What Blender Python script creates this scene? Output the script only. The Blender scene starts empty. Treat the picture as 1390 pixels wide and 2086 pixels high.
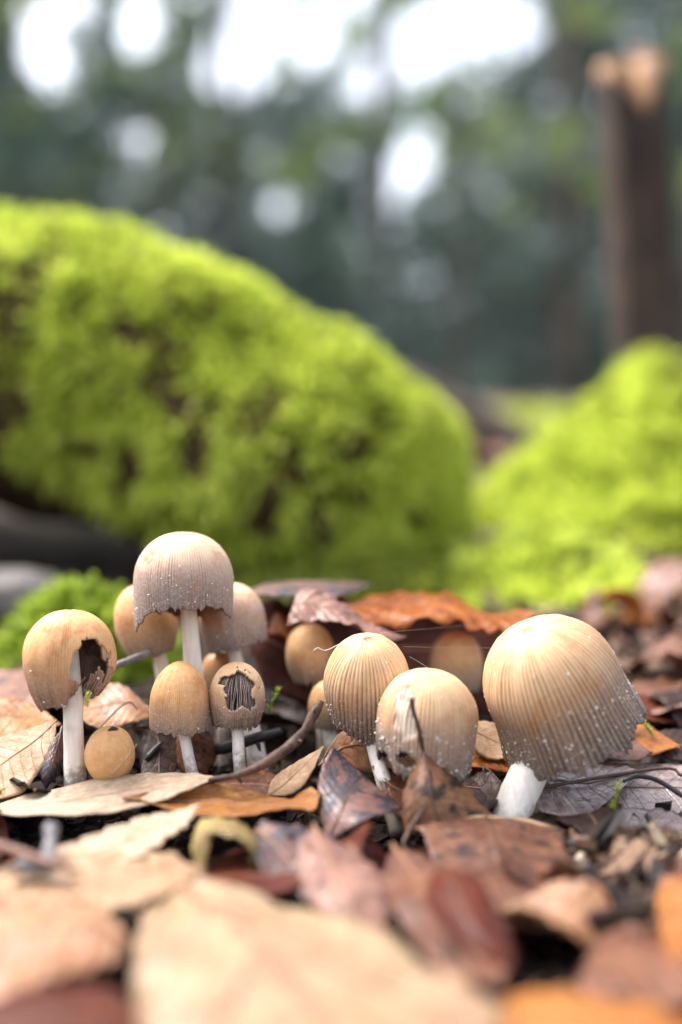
import bpy, math, random
import numpy as np
from mathutils import Vector
R_ = math.radians
rnd = random.Random(7)
rng = np.random.default_rng(7)
S = 0.01                       # every length below is written in centimetres; the scene is in metres
sc = bpy.context.scene
col = sc.collection

# ------------------------------------------------------------------ camera, world, sun, exposure
CAMZ = 6.14                    # lens height above the soil (cm)
FPX = 2237.0                   # focal length in photograph pixels
cam = bpy.data.cameras.new('camera')
cam.sensor_fit = 'VERTICAL'; cam.sensor_height = 36.0
cam.lens = 36.0 * FPX / 2086.0
cam.clip_start = 0.005; cam.clip_end = 3000
cam.dof.use_dof = True
cam.dof.focus_distance = 0.222
cam.dof.aperture_fstop = 4.2
co = bpy.data.objects.new('camera', cam); col.objects.link(co)
co.location = (0, 0, CAMZ * S); co.rotation_euler = (R_(90), 0, 0)
sc.camera = co

SUN_EL, SUN_AZ = 60.0, 298.0    # azimuth clockwise from +Y: high on the left
w = bpy.data.worlds.new('World'); sc.world = w; w.use_nodes = True
nt = w.node_tree; nt.nodes.clear()
sky = nt.nodes.new('ShaderNodeTexSky'); sky.sky_type = 'NISHITA'; sky.sun_disc = False
sky.sun_elevation = R_(SUN_EL); sky.sun_rotation = R_(SUN_AZ)
sky.air_density = 1.0; sky.dust_density = 4.0; sky.ozone_density = 1.0
hs = nt.nodes.new('ShaderNodeHueSaturation'); hs.inputs['Saturation'].default_value = 0.42
bg = nt.nodes.new('ShaderNodeBackground'); bg.inputs['Strength'].default_value = 0.15
wo = nt.nodes.new('ShaderNodeOutputWorld')
nt.links.new(sky.outputs[0], hs.inputs['Color']); nt.links.new(hs.outputs[0], bg.inputs[0]); nt.links.new(bg.outputs[0], wo.inputs[0])

sun = bpy.data.lights.new('sun', 'SUN'); sun.energy = 1.4; sun.angle = R_(30); sun.color = (1.0, 0.965, 0.925)
so = bpy.data.objects.new('sun', sun); col.objects.link(so)
az, el = R_(SUN_AZ), R_(SUN_EL)
sdir = Vector((math.sin(az) * math.cos(el), math.cos(az) * math.cos(el), math.sin(el)))
so.rotation_euler = sdir.to_track_quat('Z', 'Y').to_euler()

vs = sc.view_settings
vs.view_transform = 'Standard'; vs.look = 'None'; vs.gamma = 1.0; vs.use_curve_mapping = False
vs.exposure = 1.82
sc.render.engine = 'CYCLES'
sc.cycles.use_denoising = True
sc.cycles.max_bounces = 8; sc.cycles.diffuse_bounces = 4; sc.cycles.transmission_bounces = 4
sc.cycles.caustics_reflective = False; sc.cycles.caustics_refractive = False

# ------------------------------------------------------------------ small helpers
def at(px, py, Y):
    """photograph pixel at distance Y (cm) -> place in the scene (cm)"""
    return np.array(((px - 695.0) / FPX * Y, Y, CAMZ + (1043.0 - py) / FPX * Y))

def _hash(ix, iy, iz, seed):
    n = (ix * 374761393 + iy * 668265263 + iz * 2147483647 + seed * 1274126177) & 0xffffffff
    n = ((n ^ (n >> 13)) * 1274126177) & 0xffffffff
    return ((n ^ (n >> 16)) & 0xffff) / 65535.0

def vnoise(p, seed=0):
    p = np.asarray(p, dtype=np.float64)
    i = np.floor(p).astype(np.int64); f = p - i; f = f * f * (3 - 2 * f)
    out = np.zeros(p.shape[:-1])
    for dx in (0, 1):
        for dy in (0, 1):
            for dz in (0, 1):
                h = _hash(i[..., 0] + dx, i[..., 1] + dy, i[..., 2] + dz, seed)
                wgt = (f[..., 0] if dx else 1 - f[..., 0]) * (f[..., 1] if dy else 1 - f[..., 1]) * (f[..., 2] if dz else 1 - f[..., 2])
                out += h * wgt
    return out * 2 - 1

def fbm(p, seed=0, octv=3):
    p = np.asarray(p, dtype=np.float64); a = 1.0; o = 0.0
    for k in range(octv):
        o = o + a * vnoise(p * 2 ** k, seed + k * 17); a *= 0.5
    return o

def n1(x, seed=0, y=0.0):
    x = np.asarray(x, dtype=np.float64)
    return vnoise(np.stack([x, np.full_like(x, 0.37 + y), np.full_like(x, 0.71)], -1), seed)

def sstep(a, b, x):
    t = np.clip((np.asarray(x, dtype=np.float64) - a) / (b - a), 0, 1); return t * t * (3 - 2 * t)

def crom(pts, n):
    """Catmull-Rom through pts, n samples"""
    P = np.asarray(pts, dtype=np.float64); m = len(P)
    if m == 2:
        t = np.linspace(0, 1, n)[:, None]; return P[0] * (1 - t) + P[1] * t
    Q = np.vstack([2 * P[0] - P[1], P, 2 * P[-1] - P[-2]])
    s = np.linspace(0, m - 1 - 1e-9, n); k = np.floor(s).astype(int); t = (s - k)[:, None]
    a, b, c, d = Q[k], Q[k + 1], Q[k + 2], Q[k + 3]
    return 0.5 * (2 * b + (c - a) * t + (2 * a - 5 * b + 4 * c - d) * t ** 2 + (3 * b - 3 * c + d - a) * t ** 3)

def tag(o, label=None, cat=None, group=None, kind=None):
    if label: o['label'] = label
    if cat: o['category'] = cat
    if group: o['group'] = group
    if kind: o['kind'] = kind
    return o

def empty(name, loc):
    o = bpy.data.objects.new(name, None); col.objects.link(o)
    o.location = Vector(loc) * S; o.empty_display_size = 0.005
    return o

def origin(o):
    """summed location of an object and its parents in cm"""
    v = Vector((0, 0, 0))
    while o is not None:
        v += o.location; o = o.parent
    return np.array(v) / S

def mk(name, V, F, mat, parent=None, attrs=None, uv=None, smooth=True, loc=None):
    """one mesh object; V in cm, scene coordinates; F an (n,3|4) array or a list of such arrays"""
    V = np.asarray(V, dtype=np.float64)
    base = origin(parent) if parent is not None else np.zeros(3)
    if loc is not None: base = base + (np.asarray(loc) - base)
    L = ((V - base) * S).astype(np.float32)
    Fs = F if isinstance(F, list) else [F]
    Fs = [np.asarray(f, dtype=np.int32) for f in Fs if len(f)]
    me = bpy.data.meshes.new(name)
    me.vertices.add(len(L)); me.vertices.foreach_set('co', L.ravel())
    nl = sum(f.size for f in Fs); npoly = sum(len(f) for f in Fs)
    me.loops.add(nl); me.polygons.add(npoly)
    li = np.concatenate([f.ravel() for f in Fs]); tot = np.concatenate([np.full(len(f), f.shape[1], np.int32) for f in Fs])
    st = np.concatenate([[0], np.cumsum(tot)[:-1]]).astype(np.int32)
    me.loops.foreach_set('vertex_index', li); me.polygons.foreach_set('loop_start', st); me.polygons.foreach_set('loop_total', tot)
    me.polygons.foreach_set('use_smooth', np.full(npoly, smooth))
    if uv is not None:
        u = me.uv_layers.new(name='UVMap'); u.data.foreach_set('uv', np.asarray(uv, dtype=np.float32)[li].ravel())
    for k, a in (attrs or {}).items():
        at_ = me.attributes.new(k, 'FLOAT', 'POINT'); at_.data.foreach_set('value', np.asarray(a, dtype=np.float32))
    me.update(calc_edges=True); me.validate()
    me.materials.append(mat)
    o = bpy.data.objects.new(name, me); col.objects.link(o)
    if parent is not None: o.parent = parent
    if loc is not None: o.location = Vector(np.asarray(loc) - (origin(parent) if parent is not None else 0)) * S
    return o

def grid_faces(nu, nv, off=0, close_v=False):
    i = np.arange(nu - 1)[:, None]; m = nv if close_v else nv - 1
    j = np.arange(m)[None, :]; j2 = (j + 1) % nv
    a = i * nv + j; b = i * nv + j2; c = (i + 1) * nv + j2; d = (i + 1) * nv + j
    return np.stack([a, b, c, d], -1).reshape(-1, 4) + off

def tube_arrays(pts, rad, ns=8, cap=True, squash=None):
    """closed tube along a path"""
    P = np.asarray(pts, dtype=np.float64); n = len(P)
    rad = np.broadcast_to(np.asarray(rad, dtype=np.float64), (n,))
    T = np.gradient(P, axis=0); T /= np.linalg.norm(T, axis=1)[:, None] + 1e-12
    ref = np.array([0.0, -1.0, 0.0]) if abs(T[:, 1]).mean() < 0.8 else np.array([0.0, 0, 1.0])
    N = np.cross(T, ref); N /= np.linalg.norm(N, axis=1)[:, None] + 1e-12
    B = np.cross(T, N)
    a = np.linspace(0, 2 * np.pi, ns, endpoint=False)
    V = P[:, None, :] + rad[:, None, None] * (np.cos(a)[None, :, None] * N[:, None, :] + np.sin(a)[None, :, None] * B[:, None, :])
    V = V.reshape(-1, 3); F = [grid_faces(n, ns, 0, True)]
    if cap:
        V = np.vstack([V, P[0], P[-1]]); k = n * ns
        j = np.arange(ns); j2 = (j + 1) % ns
        F.append(np.stack([np.full(ns, k), j2, j], -1)); F.append(np.stack([np.full(ns, k + 1), (n - 1) * ns + j, (n - 1) * ns + j2], -1))
    return V, F

def tube(name, pts, rad, mat, parent=None, ns=8, n=24, rough=0.0, loc=None, seed=0):
    P = crom(pts, n)
    r = np.interp(np.linspace(0, 1, n), np.linspace(0, 1, len(np.atleast_1d(rad))), np.atleast_1d(rad))
    V, F = tube_arrays(P, r, ns)
    if rough:
        k = n * ns; rr = np.repeat(r, ns)[:, None]
        Nn = V[:k] - np.repeat(P, ns, 0)
        V[:k] += Nn * (rough * fbm(V[:k] * (0.55 / max(r.mean(), 1e-4)), seed, 3))[:, None]
    return mk(name, V, F, mat, parent, loc=loc)

# ------------------------------------------------------------------ materials
class NT:
    def __init__(s, name):
        s.m = bpy.data.materials.new(name); s.m.use_nodes = True; s.t = s.m.node_tree; s.t.nodes.clear()
        s.out = s.n('ShaderNodeOutputMaterial')
        s.disp = None
    def n(s, typ, **kw):
        nd = s.t.nodes.new(typ)
        for k, v in kw.items(): setattr(nd, k, v)
        return nd
    def lk(s, a, b): s.t.links.new(a, b)
    def setin(s, sock, v):
        if hasattr(v, 'is_linked') or isinstance(v, bpy.types.NodeSocket): s.lk(v, sock)
        else: sock.default_value = v
    def math(s, op, a, b=None, c=None, clamp=False):
        nd = s.n('ShaderNodeMath', operation=op); nd.use_clamp = clamp
        s.setin(nd.inputs[0], a)
        if b is not None: s.setin(nd.inputs[1], b)
        if c is not None: s.setin(nd.inputs[2], c)
        return nd.outputs[0]
    def mix(s, fac, a, b, typ='MIX'):
        nd = s.n('ShaderNodeMix', data_type='RGBA', blend_type=typ)
        s.setin(nd.inputs[0], fac)
        for k, v in ((6, a), (7, b)):
            s.setin(nd.inputs[k], v if isinstance(v, bpy.types.NodeSocket) else (*v[:3], 1.0))
        return nd.outputs[2]
    def ramp(s, fac, stops, interp='LINEAR'):
        nd = s.n('ShaderNodeValToRGB'); cr = nd.color_ramp; cr.interpolation = interp
        while len(cr.elements) > 1: cr.elements.remove(cr.elements[-1])
        for k, (p, c) in enumerate(stops):
            e = cr.elements[0] if k == 0 else cr.elements.new(p)
            e.position = p; e.color = (*c, 1) if len(c) == 3 else c
        s.setin(nd.inputs[0], fac); return nd.outputs[0]
    def srange(s, v, a, b, lo=0.0, hi=1.0):
        nd = s.n('ShaderNodeMapRange', interpolation_type='SMOOTHSTEP')
        s.setin(nd.inputs[0], v)
        for k, x in enumerate((a, b, lo, hi)): nd.inputs[k + 1].default_value = x
        return nd.outputs[0]
    def coords(s, scale=(1, 1, 1), jitter=True):
        """object coordinates in centimetres, shifted at random for each object"""
        tc = s.n('ShaderNodeTexCoord'); mp = s.n('ShaderNodeMapping')
        mp.inputs['Scale'].default_value = [100.0 * k for k in scale]
        s.lk(tc.outputs['Object'], mp.inputs[0])
        if not jitter: return mp.outputs[0]
        oi = s.n('ShaderNodeObjectInfo'); ad = s.n('ShaderNodeVectorMath', operation='ADD')
        m = s.math('MULTIPLY', oi.outputs['Random'], 61.0)
        cb = s.n('ShaderNodeCombineXYZ')
        for k in range(3): s.lk(m, cb.inputs[k])
        s.lk(mp.outputs[0], ad.inputs[0]); s.lk(cb.outputs[0], ad.inputs[1]); return ad.outputs[0]
    def noise(s, vec, scale, detail=3.0, rough=0.55, dist=0.0):
        nd = s.n('ShaderNodeTexNoise'); s.lk(vec, nd.inputs['Vector'])
        nd.inputs['Scale'].default_value = scale; nd.inputs['Detail'].default_value = detail
        nd.inputs['Roughness'].default_value = rough; nd.inputs['Distortion'].default_value = dist
        return nd.outputs[0]
    def attr(s, name):
        nd = s.n('ShaderNodeAttribute'); nd.attribute_name = name; return nd.outputs['Fac']
    def bump(s, h, strength, dist_cm):
        nd = s.n('ShaderNodeBump'); nd.inputs['Strength'].default_value = strength
        nd.inputs['Distance'].default_value = dist_cm * S; s.lk(h, nd.inputs['Height']); return nd.outputs[0]
    def bsdf(s, colr, rough=0.6, normal=None, transl=0.0, tcol=None, sss=0.0, srad=(1, .5, .3), sscale=0.1, spec=0.5, coat=0.0, crough=0.2):
        p = s.n('ShaderNodeBsdfPrincipled')
        s.setin(p.inputs['Base Color'], colr if isinstance(colr, bpy.types.NodeSocket) else (*colr, 1))
        s.setin(p.inputs['Roughness'], rough); s.setin(p.inputs['Specular IOR Level'], spec)
        if coat:
            s.setin(p.inputs['Coat Weight'], coat); p.inputs['Coat Roughness'].default_value = crough
        if normal is not None:
            s.lk(normal, p.inputs['Normal'])
            if coat: s.lk(normal, p.inputs['Coat Normal'])
        if sss:
            p.inputs['Subsurface Weight'].default_value = sss; p.inputs['Subsurface Radius'].default_value = srad
            p.inputs['Subsurface Scale'].default_value = sscale * S
        o = p.outputs[0]
        if transl:
            t = s.n('ShaderNodeBsdfTranslucent')
            s.setin(t.inputs[0], tcol if tcol is not None else (colr if isinstance(colr, bpy.types.NodeSocket) else (*colr, 1)))
            mx = s.n('ShaderNodeMixShader'); mx.inputs[0].default_value = transl
            s.lk(o, mx.inputs[1]); s.lk(t.outputs[0], mx.inputs[2]); o = mx.outputs[0]
        s.lk(o, s.out.inputs[0]); return s.m

def leaf_mat(name, c1, c2, spot=(0.02, 0.012, 0.01), spot_amt=0.25, rough=0.5, transl=0.2, vein=None, vein_amt=0.6, coat=0.0, sheen=None, nveins=9.0, edge=None, uedge=None, spec=0.3):
    s = NT(name); v = s.coords()
    tc = s.n('ShaderNodeTexCoord'); sp = s.n('ShaderNodeSeparateXYZ'); s.lk(tc.outputs['UV'], sp.inputs[0])
    u, vv = sp.outputs[0], sp.outputs[1]
    av = s.math('ABSOLUTE', s.math('SUBTRACT', s.math('MULTIPLY', vv, 2.0), 1.0))
    big = s.noise(v, 0.75, 5, 0.65, 0.8)
    c = s.mix(s.srange(big, 0.38, 0.60), c1, c2)
    # mottling and cells
    fine = s.noise(v, 7.0, 4, 0.65)
    c = s.mix(s.srange(fine, 0.3, 0.75, 0.0, 0.55), c, [min(1, k * 1.5 + 0.01) for k in c1])
    mid = s.noise(v, 2.6, 4, 0.6, 0.6)
    c = s.mix(s.srange(mid, 0.5, 0.72, 0.0, 0.55), c, [k * 0.5 for k in c2])
    # lateral veins and midrib
    ph = s.math('SUBTRACT', s.math('MULTIPLY', u, nveins), s.math('MULTIPLY', av, 1.7))
    wob = s.math('MULTIPLY', s.math('SUBTRACT', s.noise(v, 1.3, 2), 0.5), 0.35)
    fr = s.math('FRACT', s.math('ADD', ph, wob))
    dv = s.math('ABSOLUTE', s.math('SUBTRACT', fr, 0.5))
    vm = s.srange(dv, 0.0, 0.075, 1.0, 0.0)
    mm = s.srange(av, 0.0, 0.07, 1.0, 0.0)
    vmask = s.math('MAXIMUM', s.math('MULTIPLY', vm, 0.85), mm)
    vc = vein if vein else [k * 0.55 for k in c2]
    c = s.mix(s.math('MULTIPLY', vmask, vein_amt), c, vc)
    net = s.n('ShaderNodeTexVoronoi', feature='DISTANCE_TO_EDGE'); s.lk(v, net.inputs['Vector']); net.inputs['Scale'].default_value = 4.2
    nm = s.srange(net.outputs['Distance'], 0.0, 0.07, 1.0, 0.0)
    c = s.mix(s.math('MULTIPLY', nm, 0.32 * vein_amt), c, vc)
    # decay spots
    sn = s.noise(v, 1.9, 5, 0.62, 0.3)
    lo = 0.72 - 0.28 * spot_amt
    c = s.mix(s.srange(sn, lo, lo + 0.07, 0.0, 0.9), c, spot)
    sp2 = s.n('ShaderNodeTexVoronoi'); s.lk(v, sp2.inputs['Vector']); sp2.inputs['Scale'].default_value = 3.4
    c = s.mix(s.srange(sp2.outputs['Distance'], 0.05, 0.11, 0.75, 0.0), c, spot)
    if edge:
        c = s.mix(s.srange(av, 0.86, 1.0, 0.0, 0.8), c, edge)
    if uedge:
        c = s.mix(s.srange(s.math('ADD', u, s.math('MULTIPLY', s.math('SUBTRACT', mid, 0.5), 0.08)), 0.03, 0.075, 0.9, 0.0), c, uedge)
    h = s.math('ADD', s.math('SUBTRACT', s.math('MULTIPLY', vmask, -0.8), s.math('MULTIPLY', nm, 0.3)), s.math('ADD', s.math('MULTIPLY', fine, 0.5), s.math('MULTIPLY', mid, 0.9)))
    nrm = s.bump(h, 0.6, 0.03)
    rg = s.srange(mid, 0.3, 0.75, max(0.12, rough - 0.14), rough + 0.16)
    return s.bsdf(c, rg, nrm, transl, None, coat=coat, crough=0.22, spec=spec)

LM = {
 'cream':   leaf_mat('leaf_cream', (0.36, 0.235, 0.137), (0.29, 0.165, 0.085), (0.16, 0.09, 0.06), 0.10, 0.55, 0.18, (0.42, 0.22, 0.10), 0.55),
 'buff':    leaf_mat('leaf_buff', (0.34, 0.245, 0.14), (0.25, 0.135, 0.075), (0.11, 0.05, 0.03), 0.28, 0.45, 0.15, (0.17, 0.07, 0.045), 0.9, nveins=6.0),
 'pale':    leaf_mat('leaf_pale', (0.44, 0.335, 0.235), (0.34, 0.23, 0.155), (0.20, 0.13, 0.09), 0.06, 0.6, 0.15, (0.40, 0.22, 0.12), 0.6),
 'tan':     leaf_mat('leaf_tan', (0.36, 0.195, 0.098), (0.25, 0.095, 0.042), (0.08, 0.035, 0.02), 0.3, 0.42, 0.2, (0.16, 0.06, 0.03), 0.6, coat=0.1),
 'orange':  leaf_mat('leaf_orange', (0.44, 0.175, 0.04), (0.33, 0.10, 0.025), (0.07, 0.03, 0.02), 0.16, 0.42, 0.35, (0.26, 0.08, 0.02), 0.5),
 'fire':    leaf_mat('leaf_fire', (0.48, 0.16, 0.025), (0.26, 0.055, 0.012), (0.05, 0.02, 0.015), 0.22, 0.35, 0.5, (0.2, 0.05, 0.015), 0.5),
 'ochre':   leaf_mat('leaf_ochre', (0.36, 0.155, 0.04), (0.24, 0.085, 0.022), (0.07, 0.03, 0.02), 0.12, 0.4, 0.25, (0.24, 0.10, 0.03), 0.5),
 'brown':   leaf_mat('leaf_brown', (0.165, 0.06, 0.028), (0.065, 0.021, 0.012), (0.014, 0.009, 0.008), 0.5, 0.45, 0.12, (0.09, 0.035, 0.02), 0.5, coat=0.04),
 'rimmed':  leaf_mat('leaf_rimmed', (0.165, 0.07, 0.038), (0.075, 0.028, 0.018), (0.025, 0.015, 0.014), 0.6, 0.45, 0.12, (0.09, 0.035, 0.02), 0.5, coat=0.06, uedge=(0.46, 0.31, 0.19)),
 'spotted': leaf_mat('leaf_spotted', (0.21, 0.10, 0.045), (0.12, 0.05, 0.026), (0.013, 0.010, 0.011), 0.75, 0.5, 0.1, (0.05, 0.022, 0.015), 0.6, coat=0.03),
 'mauve':   leaf_mat('leaf_mauve', (0.155, 0.078, 0.064), (0.078, 0.036, 0.032), (0.030, 0.028, 0.038), 0.8, 0.46, 0.08, (0.075, 0.038, 0.03), 0.7, coat=0.08),
 'wet':     leaf_mat('leaf_wet', (0.27, 0.20, 0.185), (0.16, 0.10, 0.093), (0.05, 0.042, 0.048), 0.4, 0.26, 0.05, (0.12, 0.08, 0.07), 0.5, coat=0.5),
 'pink':    leaf_mat('leaf_pink', (0.28, 0.145, 0.105), (0.14, 0.056, 0.039), (0.06, 0.04, 0.045), 0.5, 0.42, 0.12, (0.2, 0.1, 0.07), 0.5, coat=0.15),
 'maroon':  leaf_mat('leaf_maroon', (0.15, 0.03, 0.013), (0.075, 0.015, 0.009), (0.02, 0.008, 0.008), 0.2, 0.38, 0.4, (0.05, 0.012, 0.01), 0.5, spec=0.22),
 'olive':   leaf_mat('leaf_olive', (0.30, 0.225, 0.075), (0.13, 0.075, 0.028), (0.03, 0.018, 0.012), 0.5, 0.45, 0.1, (0.40, 0.32, 0.14), 0.7, coat=0.1),
 'hollow_shade':   leaf_mat('leaf_hollow_shade', (0.045, 0.013, 0.009), (0.022, 0.008, 0.006), (0.012, 0.007, 0.007), 0.3, 0.9, 0.1, (0.03, 0.01, 0.008), 0.5, spec=0.08),  # maroon taken near black: the shade of the hollow is put into the colour
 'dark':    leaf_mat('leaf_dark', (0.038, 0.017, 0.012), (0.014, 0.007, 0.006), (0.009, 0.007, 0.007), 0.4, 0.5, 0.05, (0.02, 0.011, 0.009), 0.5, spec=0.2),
}

def plain_mat(name, c1, c2, scale=2.0, rough=0.7, stretch=(1, 1, 1), bump=0.4, bdist=0.03, transl=0.0, coat=0.0, jitter=True, spec=0.35):
    s = NT(name); v = s.coords(stretch, jitter)
    a = s.noise(v, scale, 5, 0.62, 0.3); b = s.noise(v, scale * 5, 3, 0.6)
    c = s.mix(s.srange(a, 0.32, 0.68), c1, c2)
    c = s.mix(s.srange(b, 0.4, 0.75, 0.0, 0.5), c, [k * 0.45 for k in c2])
    return s.bsdf(c, rough, s.bump(s.math('ADD', a, s.math('MULTIPLY', b, 0.5)), bump, bdist), transl, coat=coat, spec=spec)

M_TWIG = plain_mat('twig_brown', (0.15, 0.085, 0.055), (0.045, 0.025, 0.02), 3.5, 0.65, bump=0.9, bdist=0.04)
M_TWIGRED = plain_mat('twig_red', (0.26, 0.13, 0.08), (0.15, 0.07, 0.05), 4, 0.5)
M_BLACK = plain_mat('twig_black', (0.035, 0.028, 0.027), (0.013, 0.011, 0.012), 6, 0.5, coat=0.1)
M_GREY = plain_mat('twig_grey', (0.27, 0.25, 0.25), (0.13, 0.115, 0.12), 5, 0.6)
M_STRAW = plain_mat('straw', (0.42, 0.30, 0.16), (0.27, 0.17, 0.08), 6, 0.6)
M_RIB = plain_mat('leaf_rib', (0.30, 0.15, 0.075), (0.2, 0.09, 0.045), 4, 0.5)
M_RIBDARK = plain_mat('leaf_rib_dark', (0.12, 0.06, 0.035), (0.06, 0.03, 0.02), 4, 0.45)
M_BARK = plain_mat('bark', (0.075, 0.047, 0.033), (0.03, 0.02, 0.016), 0.6, 0.85, (1, 1, 1), 0.8, 0.3)
M_STONE = plain_mat('stone', (0.20, 0.175, 0.16), (0.13, 0.115, 0.105), 0.5, 0.8, bump=0.5, bdist=0.1)

def soil_mat():
    s = NT('soil'); v = s.coords(jitter=False)
    a = s.noise(v, 0.28, 6, 0.65); b = s.noise(v, 2.2, 5, 0.7); c3 = s.noise(v, 0.06, 3, 0.5)
    c = s.mix(s.srange(a, 0.35, 0.65), (0.011, 0.007, 0.006), (0.032, 0.020, 0.015))
    c = s.mix(s.srange(b, 0.52, 0.7, 0.0, 0.8), c, (0.11, 0.065, 0.042))
    # farther off the floor is a carpet of old leaves too small to tell apart
    tc = s.n('ShaderNodeTexCoord'); sp = s.n('ShaderNodeSeparateXYZ'); s.lk(tc.outputs['Object'], sp.inputs[0])
    far = s.srange(sp.outputs[1], 0.45, 1.0)
    lv = s.mix(s.srange(b, 0.4, 0.6), (0.20, 0.125, 0.085), (0.34, 0.24, 0.18))
    lv = s.mix(s.srange(c3, 0.5, 0.6), lv, (0.10, 0.16, 0.035))
    c = s.mix(far, c, lv)
    return s.bsdf(c, 0.85, s.bump(s.math('ADD', a, b), 0.9, 0.15), spec=0.12)
M_SOIL = soil_mat()

def moss_mat(name, light, mid, dark):
    s = NT(name); v = s.coords(jitter=False)
    r = s.attr('tone')
    n = s.noise(v, 0.75, 5, 0.7)
    k = s.math('ADD', s.math('MULTIPLY', r, 0.45), s.math('MULTIPLY', n, 0.85))
    c = s.ramp(k, [(0.36, dark), (0.44, [0.6 * q + 0.4 * w_ for q, w_ in zip(dark, (0.20, 0.12, 0.03))]), (0.57, mid), (0.79, light)])
    return s.bsdf(c, 0.55, None, 0.42, spec=0.3)
M_MOSS = moss_mat('moss', (0.74, 0.80, 0.15), (0.44, 0.55, 0.055), (0.10, 0.11, 0.022))
M_MOSS2 = moss_mat('moss_deep', (0.46, 0.56, 0.07), (0.23, 0.34, 0.03), (0.05, 0.08, 0.012))
M_MOSS3 = moss_mat('moss_olive', (0.36, 0.40, 0.06), (0.18, 0.23, 0.03), (0.05, 0.05, 0.014))
M_MOSSBED = plain_mat('moss_bed', (0.085, 0.052, 0.026), (0.04, 0.024, 0.015), 0.8, 0.95, jitter=False, spec=0.05)

# ------------------------------------------------------------------ the forest floor
def gz(x, y):
    """height of the soil (cm)"""
    x = np.asarray(x, dtype=np.float64); y = np.asarray(y, dtype=np.float64)
    b = np.interp(y, [-60, 10, 18, 23, 27, 45, 62, 800, 1100], [-1.2, -1.0, -0.55, 0.15, 0.75, 3.7, 6.6, 85.0, 100.0])
    b = b - 0.9 * np.exp(-((x - 2.6) / 3.2) ** 2 - ((y - 24.5) / 2.0) ** 2) - 1.5 * np.exp(-((x + 14) / 9) ** 2 - ((y - 44) / 6) ** 2)
    near = 1 - sstep(60, 140, y)
    p = np.stack([x, y, np.zeros_like(x)], -1)
    b = b + near * (0.28 * fbm(p * 0.4, 3, 3)) + (1 - near) * 5.0 * fbm(p * 0.012, 5, 2)
    return b

def axis(fine_lo, fine_hi, step, lo, hi, grow=1.17):
    a = list(np.arange(fine_lo, fine_hi, step)); st = step; x = a[-1]; up = []
    while x < hi: st *= grow; x += st; up.append(x)
    st = step; x = a[0]; dn = []
    while x > lo: st *= grow; x -= st; dn.append(x)
    return np.array(dn[::-1] + a + up)
xs = axis(-14, 14, 0.28, -60000, 60000); ys = axis(8, 46, 0.28, -60000, 60000)
gx, gy = np.meshgrid(xs, ys, indexing='ij')
V = np.stack([gx, gy, gz(gx, gy)], -1).reshape(-1, 3)
floor = mk('forest_floor', V, grid_faces(len(xs), len(ys))[:, ::-1], M_SOIL)
tag(floor, 'dark damp forest floor soil rising gently towards the trees', None, None, 'structure')

# ------------------------------------------------------------------ moss growing on a surface
def tufts(name, P, N, mat, parent, n, length, width, seed, bare=0.0, bscale=0.25, lie=0.5, gravity=-0.25):
    """n short leafy shoots rooted on the points P with normals N: one piece of moss"""
    r = np.random.default_rng(seed)
    k = r.integers(0, len(P), n); p = P[k]; nn = N[k]
    d = fbm(p * bscale, seed, 3)
    keep = d > bare + 0.34 * np.clip(0.75 - nn[:, 2], 0, 1) + r.normal(0, 0.10, n)
    p, nn, d = p[keep], nn[keep], d[keep]; m = len(p)
    p = p + r.normal(0, 0.12, (m, 3))
    dirv = nn + lie * r.normal(0, 1, (m, 3)); dirv[:, 2] += gravity * 0.3
    dirv /= np.linalg.norm(dirv, axis=1)[:, None]
    side = np.cross(dirv, r.normal(0, 1, (m, 3))); side /= np.linalg.norm(side, axis=1)[:, None] + 1e-9
    L = length * (0.55 + 0.6 * r.random(m)) * (0.9 + 0.2 * sstep(-0.6, 0.8, d))
    W = width * (0.6 + 0.7 * r.random(m))
    b = p - nn * 0.15
    mid = b + dirv * (L * 0.55)[:, None]
    tip = b + dirv * (L * 0.95)[:, None] + np.array([0, 0, 1.0]) * (gravity * L * 0.55)[:, None]
    v = np.stack([b - side * (W * .3)[:, None], b + side * (W * .3)[:, None], mid + side * (W * .5)[:, None], mid - side * (W * .5)[:, None], tip], 1).reshape(-1, 3)
    i = np.arange(m) * 5
    F = [np.stack([i, i + 1, i + 2, i + 3], -1), np.stack([i + 3, i + 2, i + 4], -1)]
    tone = np.repeat(np.clip(r.random(m) * 0.6 + 0.35 * sstep(-0.5, 0.7, d), 0, 1), 5)
    tone[4::5] += 0.18
    o = mk(name, v, F, mat, parent, {'tone': tone}, smooth=False)
    o['kind'] = 'stuff'
    return o

def normals_of(V, nu, nv, close_v=False):
    G = V.reshape(nu, nv, 3)
    du = np.gradient(G, axis=0)
    dv = (np.roll(G, -1, 1) - np.roll(G, 1, 1)) if close_v else np.gradient(G, axis=1)
    N = np.cross(du, dv); N /= np.linalg.norm(N, axis=2)[..., None] + 1e-9
    return N.reshape(-1, 3)

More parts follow.
